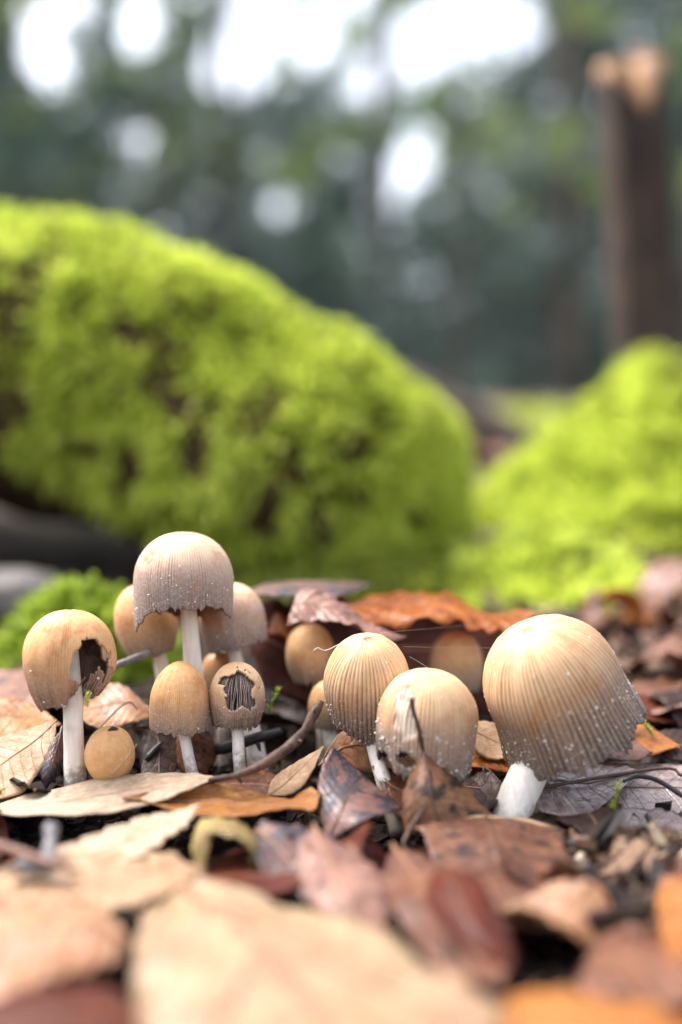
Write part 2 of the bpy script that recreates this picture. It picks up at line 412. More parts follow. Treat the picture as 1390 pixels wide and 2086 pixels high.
# the mossy log on the left: bark body swept along a bent axis, moss on it
def mossy_log():
    ax = [(-420, 690, 55, 300), (0, 742, 50, 318), (250, 790, 49, 318), (450, 862, 48, 300), (640, 930, 47, 275), (770, 985, 47, 235), (860, 1030, 47, 160), (915, 1060, 47, 60), (924, 1065, 47, 6)]
    P = crom([at(a, b, c) for a, b, c, d in ax], 90)
    rr = crom([(max(d * c / FPX - 0.70, 0.1), 0, 0) for a, b, c, d in ax], 90)[:, 0]
    V, F = tube_arrays(P, np.maximum(rr, 0.05), 80, cap=False)
    ctr = np.repeat(P, 80, 0)
    out = V - ctr; on = out / (np.linalg.norm(out, axis=1)[:, None] + 1e-9)
    V = V + on * (0.7 * fbm(V * 0.16, 11, 2) + 0.26 * fbm(V * 0.42, 12, 3))[:, None] * np.clip(np.linalg.norm(out, axis=1) / 3, 0, 1)[:, None]
    base = at(400, 1150, 48)
    e = empty('mossy_log', (base[0], 48, float(gz(base[0], 48))))
    tag(e, 'thick fallen log covered in bright yellow-green moss behind the cluster of small mushrooms', 'log')
    mk('bark', V, F, M_MOSSBED, e)
    N = on
    up = N[:, 2] > -0.75
    k = up & (V[:, 1] < 54) | (N[:, 2] > 0.2)
    tufts('moss', V[k], N[k], M_MOSS, e, 90000, 0.95, 0.20, 21, -0.36, 1.15, 0.7, -0.35)
    # tail of moss hanging from the log towards the litter
mossy_log()

def mound(name, label, cat, cx, cy, top, rx, ry, p, mat, n, length, width, seed, bare=-0.6, skew=0.0, bump=0.5, ground=None):
    nu, nv = 60, 100
    u = np.linspace(0.0, 1.0, nu)[:, None]; a = np.linspace(0, 2 * np.pi, nv, endpoint=False)[None, :]
    x = cx + rx * u * np.cos(a); y = cy + ry * u * np.sin(a)
    g = gz(x, y) - 0.4
    z = g + (top - g) * np.clip(1 - u ** p, 0, 1)
    V = np.stack([x, y, z + 0 * a], -1).reshape(-1, 3)
    V[:, 2] += (bump * fbm(V * 0.3, seed, 3)) * np.repeat(1 - u[:, 0] ** 4, nv)
    N = normals_of(V, nu, nv, True)
    if N[:, 2].mean() < 0: N = -N
    e = empty(name, (cx, cy, float(gz(cx, cy)))); tag(e, label, cat)
    mk('root_wood' if 'stump' in name else 'soil_core', V, grid_faces(nu, nv, 0, True), M_MOSSBED, e)
    w_ = np.linalg.norm(np.cross(np.gradient(V.reshape(nu, nv, 3), axis=0), np.roll(V.reshape(nu, nv, 3), -1, 1) - V.reshape(nu, nv, 3)), axis=2).ravel()
    kk = np.random.default_rng(seed).choice(len(V), 9000, p=w_ / w_.sum())
    tufts('moss', V[kk] + np.random.default_rng(seed).normal(0, 0.15, (9000, 3)), N[kk], mat, e, n, length, width, seed + 1, bare, 0.7, 0.65, -0.2)
    return e

xr = at(1322, 715, 56)
mound('mossy_stump', 'pointed mossy stump foot glowing green beneath the snapped trunk', 'stump', xr[0] + 0.2, 56, xr[2] - 0.6, 10.0, 10.5, 1.2, M_MOSS, 52000, 0.95, 0.20, 31, -0.5, 0, 0.4)
c = at(175, 1260, 33)
mound('moss_cushion', 'small deep green moss cushion behind the bitten mushroom on the tall white stem', 'moss', c[0] - 0.2, 33.3, at(0, 1212, 33)[2], 2.9, 2.6, 1.7, M_MOSS2, 9000, 0.6, 0.2, 41, -0.9, 0, 0.25)
c = at(720, 1200, 42)
mound('moss_cushion', 'low wide moss bank between the log and the orange curled leaf', 'moss', c[0] + 1.0, 43, at(0, 1172, 42)[2], 6.6, 3.6, 2.0, M_MOSS3, 17000, 0.7, 0.25, 43, -0.35, 0, 0.4)
c = at(1105, 1200, 41)
mound('moss_cushion', 'olive moss bank at the foot of the pointed mossy stump', 'moss', c[0] + 0.5, 42, at(0, 1100, 42)[2], 4.1, 5.6, 1.6, M_MOSS, 22000, 0.8, 0.25, 44, -0.55, 0, 0.4)

# stone under the log
def stone(label, c, rx, ry, rz, seed):
    nu, nv = 26, 40
    th = np.linspace(0.01, np.pi - 0.01, nu)[:, None]; a = np.linspace(0, 2 * np.pi, nv, endpoint=False)[None, :]
    D = np.stack([np.sin(th) * np.cos(a), np.sin(th) * np.sin(a), np.cos(th) + 0 * a], -1).reshape(-1, 3)
    V = np.sign(D) * np.abs(D) ** 0.8 * np.array([rx, ry, rz]) * (1 + 0.16 * fbm(D * 1.6, seed, 3))[:, None] + np.asarray(c)
    o = mk('stone', V, grid_faces(nu, nv, 0, True), M_STONE, loc=(c[0], c[1], c[2] - rz)); tag(o, label, 'stone')
c = at(10, 1205, 40)
stone('smooth grey stone lying under the overhang of the mossy log', (c[0], 40, c[2] - 0.15), 2.2, 1.8, 1.0, 3)

# snapped trunk on the stump
def snag():
    nu, nv = 46, 40
    P = crom([at(1330, 790, 63), at(1318, 690, 63), at(1305, 470, 63), at(1290, 290, 63), at(1282, 168, 63)], nu)
    rr = np.interp(np.linspace(0, 1, nu), [0, 0.15, 0.5, 1.0], [2.3, 1.95, 1.8, 1.85])
    V, F = tube_arrays(P, rr, nv, cap=False)
    a = np.tile(np.arange(nv) / nv * 2 * np.pi, nu); t = np.repeat(np.linspace(0, 1, nu), nv)
    ctr = np.repeat(P, nv, 0); out = V - ctr; on = out / np.linalg.norm(out, axis=1)[:, None]
    V += on * (0.26 * fbm(np.stack([on[:, 0] * 4, on[:, 1] * 4, V[:, 2] * 0.12], -1), 5, 3))[:, None]
    # jagged break: two tall splinters left and right, a notch between
    lr = on[:, 0]
    V[:, 2] += sstep(0.82, 1.0, t) * np.interp(lr, [-1, -0.85, -0.3, 0.3, 0.72, 1], [0.8, 1.2, 0.3, -1.5, 1.6, 0.8]) + sstep(0.82, 1.0, t) * (0.5 * n1(a * 3.1, 4) + 0.5 * n1(a * 9.0, 6) + 0.8 * on[:, 1])
    base = at(1322, 760, 63)
    e = empty('snapped_trunk', base); tag(e, 'snapped brown tree trunk with a pale splintered top rising from the mossy stump', 'dead trunk')
    cut = nv * 43
    Fq = grid_faces(nu, nv, 0, True)
    low = Fq.max(1) < cut + nv
    sb = plain_mat('snag_bark', (0.075, 0.045, 0.032), (0.028, 0.017, 0.014), 1.2, 0.85, (1, 1, 0.25), 0.8, 0.2)
    sw = plain_mat('split_wood', (0.50, 0.29, 0.15), (0.30, 0.15, 0.075), 1.0, 0.6, (1, 1, 0.2), 0.6, 0.1)
    mk('bark', V[:cut + nv], Fq[low], sb, e)
    # splintered wood: outer wall above the bark and the hollow inside face
    T = V[cut:]; I = T * 1.0; c2 = np.repeat(P[cut // nv:], nv, 0)
    I[:, :2] = c2[:, :2] + (T[:, :2] - c2[:, :2]) * 0.12
    nr = len(T) // nv
    I = I.reshape(nr, nv, 3); I[:, :, 2] -= np.linspace(0.3, 1.2, nr)[::-1][:, None] * 0.5; I = I.reshape(-1, 3)
    k = len(T); j = np.arange(nv); j2 = (j + 1) % nv; top = (nr - 1) * nv
    mk('split_wood', np.vstack([T * 1.0, I]), [grid_faces(nr, nv, 0, True), grid_faces(nr, nv, k, True)[:, ::-1], np.stack([top + j, top + j2, k + top + j2, k + top + j], -1)], sw, e)
snag()

o = tube('fallen_branch', [at(800, 785, 84), at(900, 838, 82), at(1000, 892, 80), at(1110, 935, 78), at(1250, 990, 76)], [2.0, 2.1, 2.0, 1.7, 1.4], M_BARK, None, 14, 40, 0.18, at(1000, 920, 88))
tag(o, 'dark bare branch lying in the gap between the mossy log and the mossy stump', 'branch')
c = at(1060, 840, 125)
mound('moss_cushion', 'distant mossy hump behind the bare branch', 'moss', c[0] + 2, 128, c[2] - 1.2, 12, 9, 2.0, M_MOSS, 9000, 1.6, 0.5, 47, -0.7, 0, 0.8)

# ------------------------------------------------------------------ trees
def foliage_mat(name, a, b, tr=0.45):
    s = NT(name); r = s.attr('tone'); v = s.coords(jitter=True)
    n = s.noise(v, 0.03, 3, 0.6)
    k = s.math('ADD', s.math('MULTIPLY', r, 0.6), s.math('MULTIPLY', n, 0.5))
    return s.bsdf(s.mix(s.srange(k, 0.2, 0.85), a, b), 0.5, None, tr, spec=0.4)
M_FIR = foliage_mat('fir_needles_hazed', (0.07, 0.125, 0.10), (0.17, 0.26, 0.205))  # needle tones lifted and blued: distance haze is painted into the colour
M_SPRUCE = foliage_mat('spruce_needles_hazed', (0.085, 0.13, 0.122), (0.20, 0.265, 0.24))  # greyer and paler still, so the needle colour itself carries the haze
M_BEECH = foliage_mat('beech_leaves', (0.12, 0.19, 0.05), (0.24, 0.32, 0.09), 0.5)
M_TRUNK = plain_mat('tree_bark', (0.12, 0.10, 0.09), (0.06, 0.048, 0.044), 0.1, 0.85, (1, 1, 0.3), 0.7, 1.0)
M_TRUNKPALE = plain_mat('tree_bark_pale', (0.26, 0.25, 0.24), (0.16, 0.15, 0.145), 0.08, 0.8, (1, 1, 0.4), 0.6, 1.0)

# openings between the crowns where the bright sky shows (azimuth and elevation in degrees seen from the clearing, radius)
OPEN = [(-15.2, 22.8, 1.1), (-10.4, 24.2, 1.2), (-5.6, 22.4, 1.6), (-4.2, 24.4, 1.4), (-1.6, 23.5, 1.4), (1.8, 21.4, 1.1), (3.4, 23.0, 1.6), (5.6, 23.8, 1.7), (8.6, 24.2, 1.5),
        (2.6, 17.0, 1.2), (4.0, 17.7, 0.9), (1.9, 15.8, 0.9), (-3.1, 15.4, 0.55), (2.3, 14.4, 0.5), (-10.2, 18.8, 0.6), (4.4, 19.0, 0.45), (14.9, 23.6, 0.5), (-13.5, 24.9, 0.8), (0.5, 25.8, 1.3)]
def open_sky(p):
    a = np.degrees(np.arctan2(p[:, 0], p[:, 1])); e = np.degrees(np.arctan2(p[:, 2] - CAMZ, p[:, 1]))
    k = np.zeros(len(p), bool)
    for A, E, r in OPEN: k |= ((a - A) ** 2 + (e - E) ** 2) < (1.12 * r) ** 2
    return k

def tree(name, label, x, y, height, tr, reach, low, nb, leaf, lw, per, mat, tmat, seed, droop=0.35, group=None, lean=0.0, conic=0.75):
    r = np.random.default_rng(seed)
    z0 = float(gz(x, y)) - 1
    e = empty(name, (x, y, z0)); tag(e, label, 'tree', group)
    tp = np.array([[x, y, z0], [x + lean * height * .2 + r.normal(0, 2), y, z0 + height * .35], [x + lean * height * .6 + r.normal(0, 3), y, z0 + height * .7], [x + lean * height, y, z0 + height]])
    Pt = crom(tp, 30); rt = np.interp(np.linspace(0, 1, 30), [0, .06, .5, 1], [tr * 1.5, tr, tr * .62, tr * .08])
    V, F = tube_arrays(Pt, rt, 12)
    Vs, Fs, off = [V], [f for f in F], len(V)
    lp, ln, tn = [], [], []
    for i in range(nb):
        f = low + (1 - low) * (i + r.random()) / nb
        s0 = Pt[min(29, int(f * 29))]
        an = r.random() * 2 * np.pi
        L = reach * (1 - conic * (f - low) / (1 - low)) * (0.7 + 0.5 * r.random())
        d = np.array([math.cos(an), math.sin(an), 0])
        B = crom([s0, s0 + d * L * .4 + [0, 0, L * (0.10 - droop * .15)], s0 + d * L * .8 + [0, 0, -L * droop * .6], s0 + d * L + [0, 0, -L * droop]], 12)
        if not open_sky(B).any():
            v, fc = tube_arrays(B, np.linspace(tr * .22, tr * .04, 12), 5, False)
            Vs.append(v); Fs += [q + off for q in fc]; off += len(v)
        k = int(per * L / reach) + 6
        t = r.random(k) ** 0.75
        c = B[np.minimum(11, (t * 11.99).astype(int))]
        sd = np.array([-d[1], d[0], 0])
        sp = (0.30 * L * (1 - t * .75))
        c = c + sd * (r.uniform(-1, 1, k) * sp)[:, None] + np.array([0, 0, 1]) * (-np.abs(r.normal(0, .12, k)) * L * droop * 1.6 + r.normal(0, 0.04 * L, k))[:, None]
        lp.append(c); ln.append(np.repeat(d[None], k, 0) + r.normal(0, .55, (k, 3)) - [0, 0, droop]); tn.append(np.clip(r.random(k) * .6 + .4 * r.random(), 0, 1))
    p = np.vstack(lp); d = np.vstack(ln); tn = np.concatenate(tn)
    keep = ~open_sky(p); p, d, tn = p[keep], d[keep], tn[keep]; m = len(p)
    d /= np.linalg.norm(d, axis=1)[:, None]
    s = np.cross(d, r.normal(0, 1, (m, 3))); s /= np.linalg.norm(s, axis=1)[:, None] + 1e-9
    L = leaf * (.6 + .8 * r.random(m)); W = lw * (.6 + .8 * r.random(m))
    v = np.stack([p, p + d * (L * .5)[:, None] + s * (W * .5)[:, None], p + d * L[:, None], p + d * (L * .5)[:, None] - s * (W * .5)[:, None]], 1).reshape(-1, 3)
    mk('trunk', np.vstack(Vs), Fs, tmat, e)
    mk('crown', v, np.arange(m * 4).reshape(-1, 4), mat, e, {'tone': np.repeat(tn, 4)}, smooth=False)
    return e

G1 = 'dark firs standing behind the log'
firs = [(-165, 560, 400, 5, 120), (-66, 640, 430, 6, 130), (28, 720, 470, 6, 140), (112, 560, 420, 6, 115), (205, 640, 440, 6, 130), (-265, 700, 460, 6, 140)]
FL = ['dark fir above the left end of the mossy log', 'dark fir behind the middle of the mossy log', 'dark fir seen over the gap between log and stump',
      'dark slim trunked fir just beside the snapped trunk', 'dark fir behind the snapped trunk', 'dark fir at the outer edge of the wood beyond the log']
for i, (x, y, h, tr, rc) in enumerate(firs):
    tree('fir_tree', FL[i], x, y, h, tr, rc, 0.0, 90, 8, 4.2, 190, M_FIR if i % 2 == 0 else M_SPRUCE, M_TRUNK, 100 + i, 0.38, G1)
far = [(-420, 1250), (-260, 1150), (-110, 1300), (40, 1180), (190, 1260), (330, 1150), (480, 1300)]
FS = ['beyond the outer fir', 'behind the fir over the log end', 'showing between the two firs behind the log', 'behind the beech sapling in the middle', 'behind the fir at the gap', 'behind the slender pine', 'beyond the snapped trunk']
for i, (x, y) in enumerate(far):
    tree('spruce_tree', 'far grey-green spruce in the back row, ' + FS[i], x, y, 640 + 90 * math.sin(i * 2.3), 9, 190, 0.0, 90, 15, 8, 160, M_SPRUCE, M_TRUNK, 200 + i, 0.4, 'far spruces in the back row')
tree('beech_sapling', 'yellow-green leafed beech sapling in front of the dark firs', 45, 430, 300, 1.3, 90, 0.3, 34, 5.5, 3.6, 42, M_BEECH, M_TRUNK, 301, 0.15)
tree('beech_sapling', 'light leafed beech sapling beside the snapped trunk', 150, 420, 290, 1.3, 75, 0.3, 30, 5.5, 3.6, 42, M_BEECH, M_TRUNK, 302, 0.15)
tree('beech_sapling', 'thin leafed beech sapling over the left part of the log', -78, 470, 300, 1.3, 80, 0.3, 26, 5.5, 3.6, 36, M_BEECH, M_TRUNK, 303, 0.15)
tree('bare_trunked_pine', 'slender dark trunked pine standing behind the mossy stump', 110, 520, 800, 5.5, 120, 0.5, 30, 8, 2.5, 100, M_SPRUCE, M_TRUNK, 304, 0.3)

# ------------------------------------------------------------------ mushrooms
def cap_mat(name, top, body, low, rim, g0=0.55, groove=0.5, stain=(0.42, 0.17, 0.05), stain_amt=0.5):
    s = NT(name); v = s.coords()
    t = s.attr('height'); g = s.attr('groove'); sc_ = s.attr('scar'); inn = s.attr('inner')
    n = s.noise(v, 1.6, 4, 0.6, 0.3); n2_ = s.noise(v, 14, 3, 0.6); n3 = s.noise(s.coords((1, 1, 0.12)), 9, 2, 0.5)
    tt = s.math('ADD', t, s.math('MULTIPLY', s.math('SUBTRACT', n, 0.5), 0.22))
    c = s.ramp(tt, [(0.0, top), (0.28, body), (g0, body), (g0 + 0.22, low), (1.0, rim)])
    st = s.math('MULTIPLY', s.srange(n, 0.48, 0.66, 0.0, stain_amt), s.srange(t, 0.55, 0.9, 1.0, 0.15))
    c = s.mix(st, c, stain)
    gd = s.math('MULTIPLY', g, groove)
    c = s.mix(gd, c, s.mix(0.62, c, (0.06, 0.03, 0.018), 'MIX'))
    c = s.mix(s.srange(n2_, 0.35, 0.7, 0.0, 0.16), c, (0.85, 0.72, 0.5))
    c = s.mix(sc_, c, s.mix(s.srange(n3, 0.42, 0.6), (0.68, 0.56, 0.43), (0.40, 0.30, 0.25)))
    vo = s.n('ShaderNodeTexVoronoi'); s.lk(v, vo.inputs['Vector']); vo.inputs['Scale'].default_value = 17.0
    fr = s.math('MULTIPLY', s.srange(vo.outputs['Distance'], 0.10, 0.26, 1.0, 0.0), s.math('MULTIPLY', s.srange(t, 0.35, 0.8, 0.0, 0.62), s.srange(n, 0.36, 0.6, 0.25, 1.0)))
    c = s.mix(fr, c, (0.80, 0.74, 0.66))
    dk = s.mix(s.srange(n, 0.4, 0.65), (0.10, 0.066, 0.056), (0.30, 0.215, 0.18))
    c = s.mix(inn, c, dk)
    return s.bsdf(c, 0.52, s.bump(s.math('ADD', n2_, s.math('MULTIPLY', n, 0.4)), 0.35, 0.012), 0.0, sss=0.22, srad=(1, .55, .3), sscale=0.12, spec=0.35)

CM = {
 'orange': cap_mat('cap_orange', (0.64, 0.315, 0.10), (0.68, 0.355, 0.145), (0.44, 0.265, 0.165), (0.19, 0.145, 0.125), 0.56, 0.9, (0.48, 0.17, 0.045), 0.7),
 'beige':  cap_mat('cap_beige', (0.66, 0.395, 0.20), (0.70, 0.475, 0.32), (0.36, 0.25, 0.205), (0.17, 0.138, 0.135), 0.44, 0.55, (0.50, 0.21, 0.085), 0.9),
 'gold':   cap_mat('cap_gold', (0.66, 0.38, 0.165), (0.69, 0.44, 0.245), (0.37, 0.245, 0.18), (0.125, 0.10, 0.093), 0.46, 1.0, (0.56, 0.26, 0.09), 0.55),
 'button': cap_mat('cap_button', (0.62, 0.31, 0.10), (0.67, 0.355, 0.14), (0.58, 0.365, 0.175), (0.50, 0.36, 0.20), 0.7, 0.6, (0.45, 0.18, 0.05), 0.6),
 'shade':  cap_mat('cap_shade', (0.57, 0.275, 0.095), (0.60, 0.32, 0.13), (0.40, 0.265, 0.17), (0.26, 0.205, 0.17), 0.55, 0.7, (0.42, 0.16, 0.045), 0.6),
}
def stem_mat():
    s = NT('stem_white'); v = s.coords((6, 6, 0.7)); v2 = s.coords()
    a = s.noise(v, 2.5, 4, 0.6); b = s.noise(v2, 1.2, 3, 0.5)
    c = s.mix(s.srange(a, 0.3, 0.7), (0.86, 0.80, 0.73), (0.76, 0.68, 0.60))
    c = s.mix(s.srange(b, 0.55, 0.75, 0.0, 0.5), c, (0.44, 0.34, 0.24))
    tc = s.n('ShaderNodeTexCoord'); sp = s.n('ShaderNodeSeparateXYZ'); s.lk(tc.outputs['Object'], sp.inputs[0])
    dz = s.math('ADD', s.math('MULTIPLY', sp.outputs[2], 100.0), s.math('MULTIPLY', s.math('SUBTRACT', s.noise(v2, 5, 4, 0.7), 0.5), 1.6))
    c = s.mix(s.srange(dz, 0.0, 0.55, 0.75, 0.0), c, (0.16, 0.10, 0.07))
    return s.bsdf(c, 0.5, s.bump(a, 0.7, 0.02), 0.0, sss=0.25, srad=(1, .7, .5), sscale=0.12, spec=0.35)
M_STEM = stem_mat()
M_GRAN = plain_mat('white_granule', (0.88, 0.86, 0.82), (0.82, 0.78, 0.72), 9, 0.6, bump=0.1)
M_GILL = plain_mat('gill', (0.50, 0.39, 0.34), (0.32, 0.235, 0.205), 4, 0.6)

def mushroom(label, C, Rr, hu, hl, lean, nod, stem, srad, mat, k=0.2, ex=0.9, grooves=64, nth=256, nt=56, jag=0.05, rim=None, holes=(), scar=None, grain=150, seed=0, amp=0.018, gills=False, wav=0.03, dimple=0.0):
    r = np.random.default_rng(900 + seed)
    ctr = at(*C)
    la, no = R_(lean), R_(nod)
    ax = np.array([math.sin(la), -math.sin(no), math.cos(la) * math.cos(no)]); ax /= np.linalg.norm(ax)
    e1 = np.array([1.0, 0, 0]); e1 -= ax * e1.dot(ax); e1 /= np.linalg.norm(e1); e2 = np.cross(ax, e1)     # e2 points away from the camera
    th = np.linspace(0, 2 * np.pi, nth, endpoint=False)[None, :]
    # profile: dome then skirt
    na = int(nt * 0.62); ph = np.linspace(0.0, np.pi / 2, na)
    pr = Rr * np.sin(ph) ** ex; pz = hu * np.cos(ph)
    s_ = np.linspace(0, 1, nt - na + 1)[1:]
    pr = np.concatenate([pr, Rr * (1 - k * s_ ** 2)]); pz = np.concatenate([pz, -hl * s_])
    pr[0] = Rr * 0.004
    arc = np.concatenate([[0], np.cumsum(np.hypot(np.diff(pr), np.diff(pz)))]); t = arc / arc[-1]
    cs, sn_ = np.cos(th), np.sin(th)
    circ = np.stack([cs + 0 * t[:, None], sn_ + 0 * t[:, None], 0 * cs + t[:, None] * 1.2], -1)
    lobes = wav * fbm(circ * 1.7, seed, 2) + wav * 0.35 * fbm(np.stack([cs * 5 + 0 * t[:, None], sn_ * 5 + 0 * t[:, None], 0 * cs + t[:, None]], -1), seed + 3, 2)
    phase = th * grooves / 2 + 1.3 * vnoise(np.stack([cs * 2.5 + 0 * t[:, None], sn_ * 2.5 + 0 * t[:, None], 0 * cs + t[:, None] * 2.2], -1), seed + 9)
    gr = (1 - np.abs(np.sin(phase))) ** 2.2
    gamp = (0.45 + 0.55 * sstep(-0.5, 0.5, vnoise(np.stack([cs * 9 + 0 * t[:, None], sn_ * 9 + 0 * t[:, None], 0 * cs + t[:, None] * 3], -1), seed + 5))) * sstep(0.05, 0.32, t)[:, None]
    rad = pr[:, None] * (1 + lobes * sstep(0.0, 0.3, t)[:, None]) - amp * Rr * gr * gamp * 2.3
    # ragged lower margin
    rimo = jag * (0.9 * n1(th[0] * 7.0, seed + 1) + 0.8 * n1(th[0] * 19.0, seed + 2) + 0.6 * n1(th[0] * 47.0, seed + 4))
    if rim is not None: rimo = rimo + rim(th[0])
    zz = pz[:, None] + rimo[None, :] * sstep(0.62, 1.0, t)[:, None] * hl * 1.2
    zz = zz + 0.008 * Rr * fbm(circ * 6, seed + 8, 2)
    inner_th = 0.07 * Rr + 0.03
    def place(rd, z): return ctr + (rd * cs)[..., None] * e1 + (rd * sn_)[..., None] * e2 + z[..., None] * ax
    O = place(rad, zz).reshape(-1, 3)
    ri = np.maximum(rad - inner_th * (0.35 + 0.65 * (1 - sstep(0.5, 1.0, t)))[:, None], 0.0005 * Rr)
    zi = zz - inner_th * (1 - sstep(0.0, 0.55, t))[:, None] * 1.6 + 0.004
    I = place(ri, zi).reshape(-1, 3)
    ground = at(*stem[0]); 
    e = empty('mushroom', ground); tag(e, label, 'mushroom', 'ink cap mushrooms of the cluster')
    Fq = grid_faces(nt, nth, 0, True)
    Cc = O[Fq].mean(1)
    dead = np.zeros(len(Fq), bool)
    Nn = np.cross(O[Fq[:, 1]] - O[Fq[:, 0]], O[Fq[:, 3]] - O[Fq[:, 0]]); outw = Cc - ctr
    Nn *= np.sign((Nn * outw).sum(1))[:, None]
    facing = (Nn * (np.array([0, 0, CAMZ]) - Cc)).sum(1) > 0
    scv = np.zeros(len(O))
    for (hx, hy, rx, ry, ns) in holes:
        h0 = at(hx, hy, C[2]); sx, sz = rx * C[2] / FPX, ry * C[2] / FPX
        q = ((Cc[:, 0] - h0[0]) / sx) ** 2 + ((Cc[:, 2] - h0[2]) / sz) ** 2
        q = np.sqrt(q) + ns * fbm(Cc * 4.5, seed + 20, 4)
        dead |= facing & (q < 1)
        qv = np.sqrt(((O[:, 0] - h0[0]) / sx) ** 2 + ((O[:, 2] - h0[2]) / sz) ** 2) + ns * fbm(O * 4.5, seed + 20, 4)
        scv = np.maximum(scv, (1 - sstep(1.0, 1.15, qv)) * 0.3 * (O[:, 1] < ctr[1]))
    if scar:
        h0 = at(scar[0], scar[1], C[2]); sx, sz = scar[2] * C[2] / FPX, scar[3] * C[2] / FPX
        qv = np.sqrt(((O[:, 0] - h0[0]) / sx) ** 2 + ((O[:, 2] - h0[2]) / sz) ** 2) + 0.16 * fbm(O * 6.0, seed + 30, 3)
        m_ = (1 - sstep(0.85, 1.05, qv)) * (O[:, 1] < ctr[1]); scv = np.maximum(scv, m_)
        O -= (O - ctr) * (0.035 * m_)[:, None]
    Fk = Fq[~dead]; n = len(O)
    # bridge the open boundary (margin and holes) between outer and inner skin
    ed = np.concatenate([Fk[:, [0, 1]], Fk[:, [1, 2]], Fk[:, [2, 3]], Fk[:, [3, 0]]])
    key = np.minimum(ed[:, 0], ed[:, 1]).astype(np.int64) * n + np.maximum(ed[:, 0], ed[:, 1])
    _, idx, cnt = np.unique(key, return_index=True, return_counts=True)
    be = ed[idx[cnt == 1]]
    br = np.stack([be[:, 1], be[:, 0], be[:, 0] + n, be[:, 1] + n], -1)
    tv = np.repeat(t, nth); gv = (gr * gamp).ravel()
    inner = np.concatenate([dimple * (1 - sstep(0.02, 0.085, tv + 0.03 * fbm(O * 9, seed, 2))), np.ones(n)])
    cap = mk('cap', np.vstack([O, I]), [Fk, Fk[:, ::-1] + n, br], mat, e, {'height': np.tile(tv, 2), 'groove': np.tile(gv, 2), 'scar': np.concatenate([scv, np.zeros(n)]), 'inner': inner})
    # mica-like granules
    if grain:
        wgt = np.clip(sstep(0.30, 0.95, tv) ** 1.5 + 0.05, 0, 1) * (0.35 + 0.65 * sstep(-0.35, 0.45, fbm(O * 2.2, seed + 40, 2))) + 0.01
        wgt *= np.repeat(pr, nth) * (tv < 0.985)
        ids = r.choice(n, grain, p=wgt / wgt.sum())
        alive = np.zeros(n, bool); alive[Fk.ravel()] = True; ids = ids[alive[ids]]
        pc = O[ids]; sz = (Rr * 0.0078 + 0.0028) * (0.45 + r.random(len(ids)) ** 4 * 2.0) * (0.8 + 0.25 / Rr)
        oc = np.array([[1, 0, 0], [-1, 0, 0], [0, 1, 0], [0, -1, 0], [0, 0, 1], [0, 0, -1]], float)
        jit = 1 + 0.75 * r.uniform(-1, 1, (len(ids), 6, 1))
        GV = (pc[:, None, :] + oc[None] * jit * sz[:, None, None]).reshape(-1, 3)
        of = np.array([[0, 2, 4], [2, 1, 4], [1, 3, 4], [3, 0, 4], [2, 0, 5], [1, 2, 5], [3, 1, 5], [0, 3, 5]])
        GF = (of[None] + (np.arange(len(ids)) * 6)[:, None, None]).reshape(-1, 3)
        go = mk('granules', GV, GF, M_GRAN, cap, smooth=False); go['kind'] = 'stuff'
    # gills: thin radial plates hanging inside
    if gills:
        ng = 84; GV = []; GF = []; rows = np.linspace(int(nt * .12), nt - 3, 16).astype(int)
        for q in range(ng):
            a = 2 * np.pi * (q + r.uniform(-.2, .2)) / ng; j = int(a / (2 * np.pi) * nth) % nth
            o_r = ri[rows, j] * 0.93; o_z = zi[rows, j] - 0.01
            wd = Rr * (0.75 if q % 2 == 0 else 0.5) * np.sin(np.linspace(0.25, np.pi - 0.2, 16)) ** .5
            i_r = np.maximum(o_r - wd, 0.17 * Rr); bend = 0.05 * r.normal(0, 1)
            wave = 0.09 * fbm(np.stack([np.linspace(0, 3, 16), np.full(16, q * 7.3), np.zeros(16)], -1), 5, 2)
            for da in (0.0, 0.024):
                A = a + da + wave; B = A + bend
                po = ctr + o_r[:, None] * (np.cos(A)[:, None] * e1 + np.sin(A)[:, None] * e2) + o_z[:, None] * ax
                pi_ = ctr + i_r[:, None] * (np.cos(B)[:, None] * e1 + np.sin(B)[:, None] * e2) + (o_z - 0.02)[:, None] * ax
                b0 = len(GV) * 32; GV.append(np.stack([po, pi_], 1).reshape(-1, 3)); GF.append(grid_faces(16, 2, b0))
            b0 = (len(GV) - 2) * 32; b1 = b0 + 32
            for m16 in (np.arange(15) * 2 + 1, np.arange(15) * 2):
                GF.append(np.stack([b0 + m16, b0 + m16 + 2, b1 + m16 + 2, b1 + m16], -1))
        gv_ = np.vstack(GV); gf = np.vstack(GF); dd = np.zeros(len(gf), bool)
        go = mk('gills', gv_, gf[~dd], M_GILL, cap, smooth=False); go['kind'] = 'stuff'
    # stem
    pts = [at(*p) for p in stem]
    inside = ctr + ax * hu * 0.55
    d0 = pts[0] - (pts[1] - pts[0]) / np.linalg.norm(pts[1] - pts[0]) * 0.7
    path = crom([d0] + pts + [inside], 40)
    rr = np.interp(np.linspace(0, 1, 40), np.linspace(0, 1, len(srad)), srad)
    SV, SF = tube_arrays(path, rr, 28)
    kk = 40 * 28; cc = np.repeat(path, 28, 0)
    SV[:kk] += (SV[:kk] - cc) * (0.05 * fbm(SV[:kk] * np.array([7, 7, 1.2]), seed + 50, 3) + 0.05 * fbm(SV[:kk] * 1.3, seed + 51, 2))[:, None]
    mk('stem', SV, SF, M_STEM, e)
    return e

